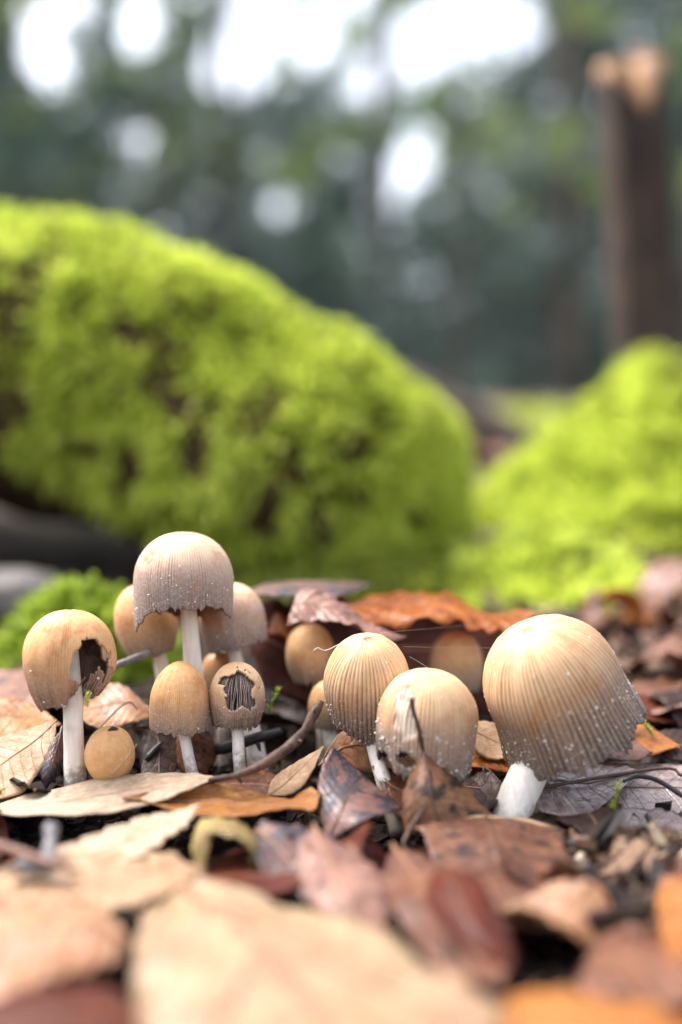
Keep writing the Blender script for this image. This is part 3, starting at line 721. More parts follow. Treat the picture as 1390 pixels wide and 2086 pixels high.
mushroom('bitten orange-tan ink cap with a dark cavity in its side, on a thick white stem', (142, 1338, 22), 0.91, 0.94, 0.86, 2, 3, [(154, 1600, 22), (150, 1500, 22), (149, 1425, 22)], [0.235, 0.225, 0.21, 0.195, 0.15], CM['orange'],
    k=0.36, grooves=96, nth=384, holes=[(200, 1352, 36, 58, 0.22), (207, 1404, 22, 26, 0.2)], grain=220, seed=1, amp=0.013, jag=0.10, wav=0.035,
    rim=lambda th: 0.12 * np.cos(th) + 0.25 * np.exp(-((np.mod(th - 5.35 + np.pi, 2 * np.pi) - np.pi) / 0.35) ** 2))
mushroom('tallest ink cap with a wide beige dome and frayed grey margin above the cluster', (374, 1187, 23.3), 1.05, 1.07, 0.62, -1, -3, [(410, 1590, 23.6), (402, 1480, 23.5), (394, 1360, 23.4), (384, 1245, 23.3)], [0.27, 0.25, 0.225, 0.20, 0.17, 0.14], CM['beige'],
    k=0.03, ex=0.86, grooves=110, nth=440, grain=300, seed=2, amp=0.008, jag=0.09, wav=0.02,
    rim=lambda th: 0.12 - 0.62 * np.exp(-((th - 3.45) / 0.5) ** 2) - 0.25 * np.exp(-((th - 6.1) / 0.3) ** 2) - 0.3 * np.exp(-((th - 1.6) / 0.9) ** 2))
mushroom('ochre ink cap tucked behind the left side of the tallest mushroom', (297, 1266, 24.7), 0.70, 0.86, 0.74, -10, 2, [(350, 1560, 25), (338, 1420, 24.9), (322, 1330, 24.8)], [0.2, 0.18, 0.17, 0.15, .13], CM['shade'], k=0.32, seed=3, grooves=90, nth=300, grain=25, amp=0.008)
mushroom('pale grey-margined ink cap tucked behind the right side of the tallest mushroom', (474, 1262, 24.6), 0.74, 0.82, 0.60, -14, 0, [(528, 1575, 23.5), (514, 1490, 23.8), (490, 1380, 24.3), (478, 1325, 24.6)], [0.22, 0.21, 0.18, 0.15, .13], CM['beige'], k=0.10, seed=4, grooves=90, nth=300, grain=40, amp=0.008, jag=0.10)
mushroom('small conical ochre ink cap in front of the tallest stem, curved white stalk', (366, 1432, 22.4), 0.605, 0.86, 0.52, 2, 4, [(396, 1590, 22.1), (382, 1530, 22.25), (372, 1470, 22.4)], [0.13, 0.12, 0.115, 0.11, .10], CM['orange'], k=0.04, ex=1.12, grooves=96, nth=384, grain=160, seed=5, amp=0.015, jag=0.08)
mushroom('small ink cap with a bitten front showing its dark gills', (483, 1418, 22.6), 0.575, 0.70, 0.56, 2, 5, [(489, 1572, 22.3), (486, 1520, 22.4), (484, 1460, 22.6)], [0.135, 0.125, 0.125, 0.125, .10], CM['gold'], k=0.16, ex=0.92, grooves=90, nth=384, holes=[(493, 1400, 34, 38, 0.38)], grain=120, seed=6, amp=0.010, jag=0.11, gills=True)
mushroom('round unopened button mushroom sitting on the litter beside the thick white stem', (224, 1536, 21.8), 0.49, 0.56, 0.55, 3, 6, [(226, 1600, 21.9), (225, 1590, 21.9), (224, 1580, 21.8)], [0.2, 0.2, 0.18, .15], CM['button'], k=0.55, ex=0.95, grooves=80, nth=300, grain=45, seed=7, amp=0.010, jag=0.03, wav=0.06)
mushroom('tiny shaded ink cap peeping out behind the gilled bitten cap', (447, 1372, 25.0), 0.42, 0.50, 0.45, 0, 0, [(452, 1500, 24.9), (450, 1460, 25), (448, 1400, 25)], [0.12, 0.11, 0.1, .08], CM['shade'], seed=8, nth=220, nt=40, grain=0, amp=0.008)
mushroom('shaded ochre ink cap under the pink curl of the dead leaf', (632, 1330, 25.3), 0.56, 0.68, 0.66, -3, 2, [(658, 1500, 25.4), (655, 1440, 25.4), (648, 1390, 25.3)], [0.14, 0.13, 0.12, .1], CM['shade'], k=0.36, seed=9, nth=260, nt=44, grain=60, amp=0.012)
mushroom('low shaded ink cap half hidden behind the frosted centre cap', (672, 1440, 24.2), 0.47, 0.60, 0.42, 0, 2, [(680, 1540, 24.1), (674, 1510, 24.1), (670, 1475, 24.2)], [0.19, 0.18, 0.16, .12], CM['shade'], k=0.2, seed=10, nth=260, nt=44, grain=60, amp=0.012)
mushroom('granule-frosted gold ink cap with a dark dimple at the crown', (750, 1398, 22.4), 0.895, 1.13, 0.86, -2, 24, [(794, 1632, 21.3), (776, 1570, 21.7), (757, 1495, 22.2)], [0.175, 0.165, 0.155, 0.145, .12], CM['gold'], k=0.05, ex=0.90, grooves=58, nth=464, grain=1100, seed=11, dimple=0.75, amp=0.026, jag=0.10, wav=0.045,
    rim=lambda th: 0.22 * np.cos(th - np.pi) + 0.05)
mushroom('scarred ink cap with a pale torn patch, behind the standing leaf stalk', (869, 1472, 21.4), 0.965, 1.05, 0.92, 4, 4, [(870, 1650, 21.3), (868, 1600, 21.3), (868, 1560, 21.4)], [0.2, 0.18, 0.17, .14], CM['gold'], k=0.07, ex=0.88, grooves=66, nth=440, holes=[(826, 1532, 21, 17, 0.4)], scar=(822, 1440, 24, 52), grain=800, seed=12, amp=0.015, jag=0.07, wav=0.05,
    rim=lambda th: 0.34 * np.exp(-((th - 3.5) / 0.5) ** 2))
mushroom('shaded ink cap standing alone in the hollow beneath the arched dead leaf', (930, 1356, 26.2), 0.63, 0.83, 0.55, 0, 2, [(934, 1500, 26.2), (932, 1440, 26.2), (931, 1400, 26.2)], [0.16, 0.15, 0.14, .12], CM['shade'], k=0.12, seed=13, nth=260, nt=44, grain=0, amp=0.008)
mushroom('largest tilted ink cap with deep grooves on a thick leaning white stem', (1128, 1402, 21.8), 1.37, 1.44, 1.02, -25, 19, [(1032, 1690, 21.2), (1056, 1620, 21.4), (1086, 1540, 21.6)], [0.40, 0.385, 0.37, 0.36, .30], CM['gold'], k=-0.09, ex=0.84, grooves=76, nth=608, nt=76, grain=1100, seed=14, amp=0.024, jag=0.15, wav=0.035)

# ------------------------------------------------------------------ fallen leaves
def leaf(label, rows, mat, nu=34, nv=17, ripple=0.06, jag=0.02, rfreq=1.1, petiole=None, prad=0.05, rib=0.035, seed=0, group=None, thick=0.022, name='fallen_leaf', dark=False, xyz=False, teeth=0.0, curl=0.0):
    pts = [[np.asarray(p, float) if xyz else at(*p) for p in row] for row in rows]
    Lc, Mc, Rc = (crom([q[k] for q in pts], nu) for k in range(3))
    v = np.linspace(-1, 1, nv)[None, :, None]
    u = np.linspace(0, 1, nu)
    jg = jag * (fbm(np.stack([u * 9, np.zeros(nu), np.zeros(nu)], -1), seed, 3)), jag * (fbm(np.stack([u * 9, np.ones(nu) * 5, np.zeros(nu)], -1), seed, 3))
    if teeth:
        jg = jg[0] - teeth * np.mod(u * 9, 1.0), jg[1] - teeth * np.mod(u * 9 + .3, 1.0)
    lim = np.where(v[..., 0] < 0, (1 + jg[0])[:, None], (1 + jg[1])[:, None])[..., None]
    vv = v * lim
    G = Mc[:, None] + vv * ((Rc - Lc) / 2)[:, None] + vv ** 2 * ((Rc + Lc) / 2 - Mc)[:, None]
    N = normals_of(G.reshape(-1, 3), nu, nv).reshape(nu, nv, 3)
    if N[..., 2].mean() < 0: N = -N
    wv = 0.35 + 0.65 * np.abs(v[..., 0]) ** 1.4
    q = G * rfreq
    dsp = ripple * fbm(q, seed + 1, 3) * wv
    puff = 0.35 * ripple * np.cos((u[:, None] * 9 - np.abs(v[0, :, 0])[None, :] * 1.7) * 2 * np.pi)
    G = G + N * (dsp + puff * np.abs(v[0, :, 0])[None, :] ** .5 * 0.6)[..., None]
    N = normals_of(G.reshape(-1, 3), nu, nv)
    if N[:, 2].mean() < 0: N = -N
    T = G.reshape(-1, 3); B = T - N * thick; k = len(T)
    f = grid_faces(nu, nv)
    a = np.arange(nu - 1) * nv; b = a + nv - 1; c0 = np.arange(nv - 1); c1 = c0 + (nu - 1) * nv
    F = np.vstack([f, f[:, ::-1] + k, np.stack([a, a + nv, a + nv + k, a + k], -1), np.stack([b + nv, b, b + k, b + nv + k], -1),
                   np.stack([c0 + 1, c0, c0 + k, c0 + 1 + k], -1), np.stack([c1, c1 + 1, c1 + 1 + k, c1 + k], -1)])
    uv = np.stack([np.repeat(u, nv), np.tile((v[0, :, 0] + 1) / 2, nu)], -1)
    e = empty(name, T.mean(0) * [1, 1, 0] + [0, 0, T[:, 2].min()])
    tag(e, label, 'leaf', group)
    mk('blade', np.vstack([T, B]), F, mat, e, uv=np.vstack([uv, uv]))
    rm = M_RIBDARK if dark else M_RIB
    if rib:
        mid = G[:, nv // 2]; nn = N.reshape(nu, nv, 3)[:, nv // 2]
        V_, F_ = tube_arrays(mid - nn * thick * .5, np.linspace(rib, rib * .3, nu), 6)
        mk('midrib', V_, F_, rm, e)
    if petiole is not None:
        pp = [(np.asarray(p, float) if xyz else at(*p)) for p in petiole]
        tube('petiole', [G[0, nv // 2]] + pp, [prad, prad * .8, prad * 1.1], rm, e, 7, 16, 0.1, None, seed)
    return e

def row(L, M, R): return (L, M, R)
def pt(p): return (p, p, p)

# --- leaves around and in front of the cluster (row: back edge, middle, front edge)
leaf('long pale cream leaf lying flat in front of the thick white stem', [pt((-80, 1664, 20.6)), row((0, 1637, 21.3), (0, 1650, 20.7), (0, 1660, 20.1)), row((140, 1597, 21.6), (160, 1628, 20.7), (180, 1656, 19.9)), row((285, 1576, 21.7), (292, 1606, 20.9), (305, 1636, 20.1)), row((380, 1577, 21.6), (385, 1588, 21.1), (395, 1604, 20.7)), pt((446, 1585, 21))],
     LM['pale'], 44, 21, 0.05, 0.02, seed=1, petiole=None, rib=0.03)
leaf('glossy ochre leaf folded under the long pale cream leaf', [pt((250, 1625, 20.3)), row((350, 1606, 20.9), (352, 1632, 20.6), (365, 1650, 19.9)), row((440, 1598, 21), (445, 1632, 20.7), (455, 1660, 19.8)), row((520, 1612, 20.9), (525, 1638, 20.6), (535, 1654, 19.8)), row((590, 1630, 20.8), (592, 1640, 20.4), (598, 1646, 20)), row((632, 1606, 20.9), (640, 1625, 20.5), (640, 1652, 20)), pt((654, 1618, 20.5))],
     LM['ochre'], 40, 15, 0.05, 0.03, seed=2)
leaf('red-brown leaf peppered with dark specks beneath the rough twig', [pt((405, 1604, 21.2)), row((470, 1578, 21.8), (480, 1596, 21.3), (500, 1618, 20.9)), row((530, 1566, 21.9), (545, 1600, 21.3), (560, 1632, 20.9)), row((575, 1590, 21.6), (590, 1618, 21.2), (605, 1640, 20.9)), pt((625, 1650, 20.9))],
     LM['brown'], seed=3)
leaf('pale buff leaf leaning up from the litter beside the mauve leaf', [pt((546, 1620, 21.0)), row((556, 1588, 21.4), (575, 1600, 21.2), (596, 1614, 21)), row((595, 1555, 21.8), (610, 1568, 21.6), (630, 1580, 21.3)), pt((660, 1520, 22))],
     LM['cream'], seed=4, ripple=0.04)
leaf('triangular mauve leaf with blue-black blotches propped up by its stalk', [pt((668, 1714, 19.7)), row((648, 1640, 20.4), (692, 1660, 19.9), (742, 1670, 19.5)), row((652, 1575, 20.9), (715, 1612, 20.5), (795, 1652, 20.0)), row((678, 1520, 21.3), (742, 1580, 21.1), (830, 1647, 20.5))],
     LM['mauve'], 34, 23, 0.035, 0.03, seed=5, dark=True, rib=0.045, petiole=[(662, 1745, 19.4), (658, 1790, 19.0)], prad=0.06)
leaf('black-spotted brown leaf standing on edge with its stalk against the scarred cap', [pt((862, 1528, 20.5)), row((838, 1580, 20.5), (872, 1572, 20.2), (920, 1568, 20.6)), row((824, 1640, 20.2), (880, 1628, 19.9), (968, 1616, 20.5)), row((822, 1700, 19.9), (900, 1690, 19.8), (1008, 1668, 20.4))],
     LM['spotted'], 34, 23, 0.07, 0.05, seed=6, dark=True, rib=0.04, petiole=[(852, 1480, 20.4), (843, 1450, 20.35), (838, 1422, 20.3)], prad=0.05)
leaf('broad brown leaf with a pale upturned rim at the foot of the largest mushroom', [row((846, 1680, 19.9), (990, 1664, 20.2), (1142, 1682, 20.2)), row((858, 1698, 19.3), (1000, 1690, 19.5), (1150, 1704, 19.6)), row((880, 1760, 18.3), (1020, 1760, 18.2), (1175, 1765, 18.5)), row((915, 1825, 17.3), (1055, 1830, 17.1), (1200, 1832, 17.4)), row((975, 1885, 16.4), (1095, 1893, 16.2), (1226, 1897, 16.6))],
     LM['rimmed'], 40, 23, 0.10, 0.04, seed=7, dark=True)
leaf('glossy mahogany leaf curled over a tan leaf in the foreground litter', [pt((896, 1765, 16.9)), row((868, 1812, 16.3), (918, 1796, 16.1), (975, 1790, 16.3)), row((892, 1890, 15.5), (952, 1870, 15.1), (1018, 1858, 15.5)), row((958, 1960, 14.8), (1005, 1945, 14.5), (1052, 1935, 14.9)), pt((1045, 1990, 14.4))],
     LM['maroon'], 30, 15, 0.05, 0.02, seed=8, dark=True)
leaf('rust brown leaf lying under the glossy mahogany leaf', [pt((800, 1720, 18.2)), row((780, 1800, 17), (840, 1770, 17.2), (880, 1745, 17.6)), row((830, 1890, 15.4), (890, 1860, 15.7), (960, 1840, 16.1)), row((900, 1975, 14.3), (970, 1950, 14.6), (1040, 1930, 15)), pt((1020, 2010, 14.0))],
     LM['brown'], seed=9, ripple=0.12)
leaf('crumpled pinkish tan leaf in the middle of the foreground litter', [pt((640, 1680, 18.6)), row((604, 1765, 17.5), (668, 1742, 17.6), (745, 1742, 17.8)), row((632, 1840, 16.5), (705, 1822, 16.5), (806, 1826, 16.9)), row((690, 1905, 15.9), (728, 1902, 15.8), (768, 1908, 15.9))],
     LM['pink'], 34, 21, 0.16, 0.05, seed=10)
leaf('very large pale cream leaf filling the foreground', [pt((336, 1772, 17)), row((286, 1866, 15.6), (400, 1838, 15.8), (560, 1838, 16.1)), row((268, 1990, 13.9), (520, 1926, 14.1), (800, 1908, 14.6)), row((292, 2120, 12.4), (640, 2060, 12.7), (985, 2040, 13)), row((400, 2270, 11.1), (720, 2210, 11.2), (1080, 2190, 11.6)), pt((860, 2330, 10.6))],
     LM['buff'], 44, 25, 0.30, 0.08, 0.6, seed=11, rib=0.06)
leaf('broad tan leaf with a blunt tip left of the very large cream leaf', [pt((262, 1915, 15.0)), row((190, 1826, 15.9), (185, 1890, 15.1), (225, 1975, 14.2)), row((90, 1818, 16.1), (85, 1900, 15), (100, 2008, 13.9)), row((-60, 1850, 15.9), (-60, 1920, 14.9), (-60, 2040, 13.8)), pt((-240, 1950, 14.9))],
     LM['tan'], 40, 21, 0.26, 0.07, 0.8, seed=12, rib=0.05)
leaf('rolled orange-brown leaf under the broad tan leaf', [pt((300, 2105, 12.9)), row((230, 2020, 13.6), (235, 2060, 13.1), (250, 2120, 12.4)), row((110, 2016, 13.6), (110, 2075, 12.9), (120, 2160, 12.2)), row((-40, 2040, 13.4), (-40, 2100, 12.8), (-40, 2200, 12)), pt((-200, 2100, 12.6))],
     LM['maroon'], seed=13, ripple=0.1)
leaf('bright orange leaf lying across the bottom beside the very large cream leaf', [pt((985, 2085, 12.6)), row((1060, 2026, 13.4), (1080, 2080, 12.8), (1100, 2160, 12)), row((1200, 2035, 13.3), (1200, 2090, 12.7), (1200, 2200, 11.8)), row((1340, 2060, 13.2), (1340, 2110, 12.6), (1340, 2200, 11.8)), pt((1500, 2100, 12.8))],
     LM['orange'], seed=14, ripple=0.1)
leaf('dusty brown leaf sloping in front of the dark crumbs of debris', [pt((1175, 2010, 14.3)), row((1215, 1920, 15.4), (1225, 1965, 14.8), (1240, 2035, 13.9)), row((1300, 1880, 15.9), (1310, 1940, 15), (1320, 2040, 13.9)), row((1400, 1870, 16), (1410, 1940, 15), (1420, 2040, 13.9)), pt((1530, 1950, 15))],
     LM['brown'], seed=15, ripple=0.12)
leaf('vivid orange leaf standing on edge beside the heap of debris', [pt((1350, 1785, 17)), row((1340, 1840, 16.2), (1380, 1820, 16.3), (1440, 1800, 16.5)), row((1356, 1930, 15), (1400, 1910, 15.2), (1460, 1880, 15.6)), pt((1400, 2000, 14.5))],
     LM['orange'], seed=16)
leaf('toothed pinkish cream leaf pointing its tip at the curled olive leaf', [pt((30, 1800, 16.6)), row((110, 1726, 17.8), (125, 1765, 17.3), (175, 1800, 16.7)), row((195, 1690, 18.5), (210, 1730, 17.9), (285, 1750, 17.4)), row((285, 1655, 19.2), (300, 1695, 18.6), (345, 1718, 18.1)), row((350, 1650, 19.4), (362, 1668, 19), (385, 1682, 18.8)), pt((408, 1638, 19.3))],
     LM['pale'], 54, 19, 0.07, 0.04, seed=17, teeth=0.22)
leaf('tan leaf under the toothed pinkish cream leaf', [pt((420, 1770, 17)), row((330, 1735, 17.7), (320, 1775, 17), (330, 1830, 16)), row((180, 1748, 17.6), (180, 1800, 16.6), (190, 1860, 15.8)), row((20, 1775, 17.2), (20, 1815, 16.5), (20, 1870, 15.8)), pt((-130, 1820, 16.4))],
     LM['cream'], seed=18, ripple=0.14)
leaf('curled olive-yellow leaf rolled into a hook between two cream leaves', [row((392, 1700, 18.6), (396, 1762, 18.0), (408, 1800, 17.6)), row((405, 1668, 18.9), (420, 1690, 18.2), (432, 1705, 17.8)), row((450, 1662, 18.9), (458, 1684, 18.2), (462, 1706, 17.7)), row((500, 1676, 18.8), (505, 1704, 18.2), (498, 1716, 17.7)), row((522, 1715, 18.5), (520, 1735, 18.1), (512, 1742, 17.7)), row((510, 1762, 18.2), (505, 1775, 18), (498, 1782, 17.8)), pt((478, 1800, 17.8))],
     LM['olive'], 50, 21, 0.085, 0.06, 1.7, seed=19, rib=0.025)
leaf('dark shadowed leaf lying below the curled olive-yellow leaf', [pt((380, 1830, 17)), row((400, 1760, 18.2), (440, 1790, 17.4), (470, 1820, 16.8)), row((500, 1740, 18.4), (530, 1780, 17.5), (560, 1820, 16.8)), pt((640, 1790, 17.2))], LM['maroon'], seed=20)
leaf('crumpled grey-brown leaf between the olive hook and the mauve leaf', [pt((520, 1690, 19.3)), row((520, 1740, 18.2), (560, 1720, 18.4), (610, 1670, 19.2)), row((560, 1810, 17.2), (620, 1780, 17.4), (680, 1730, 18.4)), pt((680, 1850, 16.6))], LM['mauve'], 30, 19, 0.2, 0.08, 1.4, seed=21)
leaf('veined cream leaf leaning against the purple-brown leaf by the thick white stem', [pt((116, 1468, 23)), row((60, 1488, 22.9), (72, 1510, 22.5), (108, 1530, 22.2)), row((0, 1502, 22.9), (20, 1545, 22.3), (70, 1580, 21.8)), row((-50, 1530, 22.7), (-30, 1580, 22), (30, 1622, 21.4)), pt((-120, 1640, 21.6))],
     LM['cream'], 36, 19, 0.05, 0.02, seed=22)
leaf('purple-brown leaf standing upright beside the thick white stem', [pt((128, 1480, 22.7)), row((108, 1510, 22.3), (118, 1520, 22.2), (132, 1525, 22.5)), row((84, 1565, 22), (104, 1570, 21.8), (126, 1570, 22.3)), pt((92, 1612, 21.8))], LM['mauve'], seed=23, dark=True)
leaf('smooth orange-brown leaf behind the veined cream leaf', [pt((125, 1476, 24)), row((70, 1436, 24.6), (70, 1462, 24.2), (80, 1490, 23.6)), row((-10, 1424, 24.8), (-10, 1460, 24.2), (-10, 1510, 23.4)), pt((-120, 1470, 24))], LM['ochre'], seed=24, rib=0.03)
leaf('pink wet leaf beyond the orange-brown leaf', [pt((150, 1438, 25.2)), row((90, 1380, 27), (90, 1405, 26), (90, 1440, 25)), row((-10, 1366, 27.4), (-10, 1400, 26.2), (-10, 1440, 25)), pt((-120, 1400, 26))], LM['pink'], seed=25)
leaf('tan leaf draped behind the round button mushroom', [pt((318, 1462, 24)), row((255, 1396, 24.8), (258, 1432, 24.3), (262, 1478, 23.6)), row((200, 1402, 24.8), (200, 1442, 24.3), (205, 1490, 23.5)), pt((140, 1455, 24))], LM['tan'], seed=26, ripple=0.09)
leaf('dull brown leaf standing behind the curved white stalk', [pt((395, 1460, 23.4)), row((362, 1500, 23.2), (392, 1500, 23), (428, 1495, 23.3)), row((362, 1560, 23), (400, 1555, 22.8), (440, 1545, 23.2)), pt((400, 1610, 22.7))], LM['brown'], seed=27, dark=True)
leaf('dark leaf behind the round button mushroom and the conical cap', [pt((270, 1480, 23.8)), row((290, 1520, 23.4), (320, 1500, 23.6), (350, 1480, 23.9)), row((290, 1590, 22.7), (325, 1570, 22.9), (365, 1550, 23.2)), pt((330, 1615, 22.4))], LM['dark'], seed=28, dark=True)
# --- the dead leaves arched over the hollow behind the cluster
leaf('flame-orange dead leaf arched over the hollow behind the centre caps', [pt((628, 1216, 25.6)), row((720, 1222, 27.6), (712, 1228, 26.2), (700, 1258, 24.8)), row((810, 1210, 28.2), (800, 1226, 26.6), (800, 1284, 24.9)), row((905, 1208, 28.4), (905, 1220, 26.8), (930, 1258, 25.0)), row((975, 1236, 28), (985, 1245, 26.8), (990, 1284, 25.2)), row((1045, 1248, 27.4), (1050, 1258, 26.6), (1040, 1292, 25.4)), pt((1092, 1264, 26.4))],
     LM['fire'], 64, 25, 0.26, 0.10, 1.1, seed=30)
leaf('curled pinkish brown leaf scrap resting on the flame-orange dead leaf', [row((608, 1206, 25.4), (598, 1236, 25), (586, 1274, 24.7)), row((640, 1204, 25.3), (636, 1232, 24.9), (640, 1270, 24.4)), row((700, 1232, 25.1), (700, 1248, 24.7), (690, 1262, 24.3)), row((770, 1268, 24.9), (765, 1280, 24.6), (760, 1288, 24.3)), pt((828, 1296, 24.7))],
     LM['pink'], 40, 17, 0.15, 0.12, 1.7, seed=31, rib=0.02)
leaf('mauve dead leaf roofing the dark hollow beside the pale grey-margined cap', [pt((498, 1204, 26)), row((560, 1186, 27.6), (565, 1192, 26.4), (560, 1212, 25.2)), row((640, 1184, 28), (640, 1190, 26.8), (640, 1216, 25.4)), row((700, 1186, 28), (700, 1192, 27), (705, 1210, 26)), pt((760, 1190, 28.6))],
     LM['mauve'], 34, 15, 0.1, 0.05, seed=32)
leaf('maroon leaf forming the back wall of the hollow, darkened to paint its shade', [pt((500, 1330, 27.5)), row((600, 1215, 28.6), (600, 1310, 28.2), (600, 1430, 26.8)), row((740, 1225, 29), (740, 1320, 28.6), (740, 1450, 27)), row((900, 1235, 29), (900, 1320, 28.6), (900, 1450, 27.2)), row((1010, 1262, 28.6), (1010, 1340, 28.2), (1010, 1450, 27.2)), pt((1100, 1380, 27.6))],
     LM['hollow_shade'], 40, 17, 0.2, 0.04, 0.6, seed=33)
leaf('dark leaf slumped in the shade under the mauve dead leaf', [pt((505, 1290, 26.6)), row((530, 1226, 27), (540, 1300, 26.4), (540, 1390, 25.6)), row((590, 1240, 27), (600, 1340, 26.4), (610, 1430, 25.6)), pt((660, 1420, 26))], LM['hollow_shade'], seed=34)
leaf('small orange leaf curl glowing in the hollow by the pink leaf scrap', [pt((545, 1290, 26)), row((560, 1248, 26.2), (572, 1268, 25.9), (580, 1296, 25.7)), row((585, 1262, 26), (592, 1285, 25.8), (590, 1310, 25.6)), pt((610, 1320, 25.7))], LM['fire'], 18, 9, 0.05, seed=35, rib=0.015)
leaf('cream-orange leaf lying behind the stalk of the frosted centre cap', [pt((650, 1560, 22.3)), row((700, 1486, 23.2), (705, 1520, 22.9), (720, 1566, 22.5)), row((770, 1478, 23.3), (775, 1520, 23), (790, 1570, 22.6)), row((840, 1500, 23.2), (850, 1540, 22.9), (860, 1580, 22.6)), pt((920, 1560, 22.8))], LM['tan'], 30, 15, 0.09, 0.03, seed=36)
leaf('cream leaf bent between the scarred cap and the largest cap', [pt((930, 1470, 23.3)), row((975, 1468, 23.6), (968, 1490, 23.2), (960, 1520, 22.8)), row((1030, 1484, 23.6), (1020, 1515, 23.2), (1010, 1548, 22.8)), pt((1070, 1530, 23))], LM['cream'], seed=37, ripple=0.05)
leaf('rust leaf under the bent cream leaf behind the scarred cap', [pt((930, 1560, 22.8)), row((980, 1515, 23.4), (985, 1540, 23), (990, 1565, 22.6)), row((1050, 1520, 23.4), (1050, 1545, 23), (1050, 1570, 22.6)), pt((1110, 1545, 23))], LM['fire'], seed=38)
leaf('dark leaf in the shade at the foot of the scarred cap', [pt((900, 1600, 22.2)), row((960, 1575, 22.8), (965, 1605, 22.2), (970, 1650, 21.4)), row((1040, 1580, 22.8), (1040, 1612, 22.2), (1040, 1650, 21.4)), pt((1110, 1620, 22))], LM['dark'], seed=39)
leaf('mauve leaf standing in the gap left of the spotted leaf', [pt((760, 1560, 21.7)), row((795, 1560, 21.8), (800, 1600, 21.3), (800, 1650, 20.8)), row((840, 1580, 21.6), (845, 1620, 21.2), (850, 1680, 20.6)), pt((880, 1660, 20.8))], LM['brown'], seed=40)
# --- wet leaves right of the largest mushroom
leaf('wet grey leaf shining beside the leaning white stem', [pt((1060, 1612, 21.6)), row((1110, 1548, 22.8), (1120, 1590, 22.1), (1110, 1654, 21.2)), row((1190, 1552, 22.9), (1195, 1596, 22.2), (1195, 1660, 21.1)), row((1256, 1556, 22.9), (1256, 1582, 22.4), (1250, 1622, 21.7)), pt((1300, 1572, 22.6))],
     LM['wet'], 36, 19, 0.07, 0.03, seed=41, dark=True, petiole=[(1340, 1566, 22.7), (1390, 1580, 22.6), (1440, 1590, 22.5)], prad=0.04)
leaf('wet mauve leaf spread out under the black leaf stalks', [pt((1200, 1600, 22.4)), row((1260, 1560, 23.2), (1270, 1604, 22.4), (1270, 1668, 21.5)), row((1350, 1556, 23.3), (1350, 1604, 22.4), (1350, 1680, 21.3)), row((1440, 1570, 23.2), (1440, 1610, 22.3), (1440, 1690, 21.2)), pt((1540, 1630, 22))], LM['wet'], 34, 19, 0.06, 0.03, seed=42, dark=True)
leaf('wet pinkish leaf torn beside the green moss sprig', [pt((1236, 1690, 20.6)), row((1270, 1648, 21.3), (1285, 1690, 20.7), (1300, 1738, 20)), row((1350, 1650, 21.3), (1360, 1694, 20.6), (1370, 1750, 19.8)), pt((1470, 1720, 20.3))], LM['wet'], 30, 15, 0.1, 0.08, seed=43)
leaf('orange leaf glowing beneath the ragged margin of the largest cap', [pt((1185, 1506, 23.6)), row((1225, 1462, 24.6), (1235, 1490, 24), (1240, 1530, 23.2)), row((1300, 1468, 24.6), (1310, 1500, 23.9), (1320, 1540, 23.2)), pt((1385, 1520, 23.6))], LM['orange'], seed=44)
leaf('brown curled leaf lying against the orange leaf by the grey stick', [pt((1195, 1530, 23.2)), row((1220, 1500, 23.6), (1235, 1524, 23.1), (1250, 1548, 22.8)), row((1280, 1505, 23.6), (1290, 1525, 23.2), (1300, 1545, 22.9)), pt((1330, 1530, 23.2))], LM['mauve'], seed=45)
leaf('deep red leaf lying behind the grey stick', [pt((1240, 1450, 25.6)), row((1290, 1418, 26.6), (1300, 1440, 26), (1310, 1462, 25.2)), row((1370, 1424, 26.6), (1370, 1446, 26), (1370, 1470, 25.2)), pt((1480, 1450, 26))], LM['maroon'], seed=46)
leaf('dark brown curled leaf with a wet glint beyond the black stalks', [pt((1330, 1530, 23.8)), row((1345, 1490, 24.2), (1362, 1520, 23.8), (1370, 1550, 23.4)), row((1400, 1490, 24.2), (1410, 1520, 23.8), (1420, 1550, 23.4)), pt((1460, 1525, 23.8))], LM['dark'], seed=47)
leaf('dark leaf slanting over the black gap below the wet grey leaf', [pt((1060, 1665, 21)), row((1120, 1655, 21.6), (1130, 1690, 20.6), (1150, 1730, 19.6)), row((1210, 1650, 21.6), (1215, 1695, 20.6), (1225, 1750, 19.4)), pt((1260, 1690, 20.8))], LM['dark'], seed=48)

# --- scattered litter leaves: each its own object, in look-alike sets
def litter(n, xr, yr, mats, label, group, seed, size=(2.2, 3.6), lift=0.25, tilt=16, avoid=None):
    r = np.random.default_rng(seed)
    for i in range(n):
        for _ in range(40):
            x = r.uniform(*xr); y = r.uniform(*yr)
            if avoid is None or not avoid(x, y): break
        L = r.uniform(*size); W = L * r.uniform(.42, .6)
        an = r.uniform(0, 2 * np.pi); pit = R_(r.normal(0, tilt)); rol = R_(r.normal(0, tilt))
        d = np.array([math.cos(an) * math.cos(pit), math.sin(an) * math.cos(pit), math.sin(pit)])
        sd = np.array([-math.sin(an) * math.cos(rol), math.cos(an) * math.cos(rol), math.sin(rol)])
        up = np.cross(d, sd)
        if up[2] < 0: up = -up
        z0 = float(gz(x, y)) + lift + abs(math.sin(pit)) * L * .3
        c = np.array([x, y, z0]); cup = r.normal(0, .16); arch = r.normal(0, .14)
        rows = []
        for u in np.linspace(0, 1, 6):
            m = c + d * (u - .5) * L + up * (arch * L * (1 - (2 * u - 1) ** 2))
            wd = W * .5 * math.sin(math.pi * min(max(u, .02), .985) ** .85) ** .8
            rows.append((m - sd * wd + up * cup * wd * 2, m, m + sd * wd + up * cup * wd * 2))
        leaf(label, rows, LM[mats], 16, 9, 0.16, 0.07, seed=seed * 100 + i, group=group, xyz=True, rib=0.03)

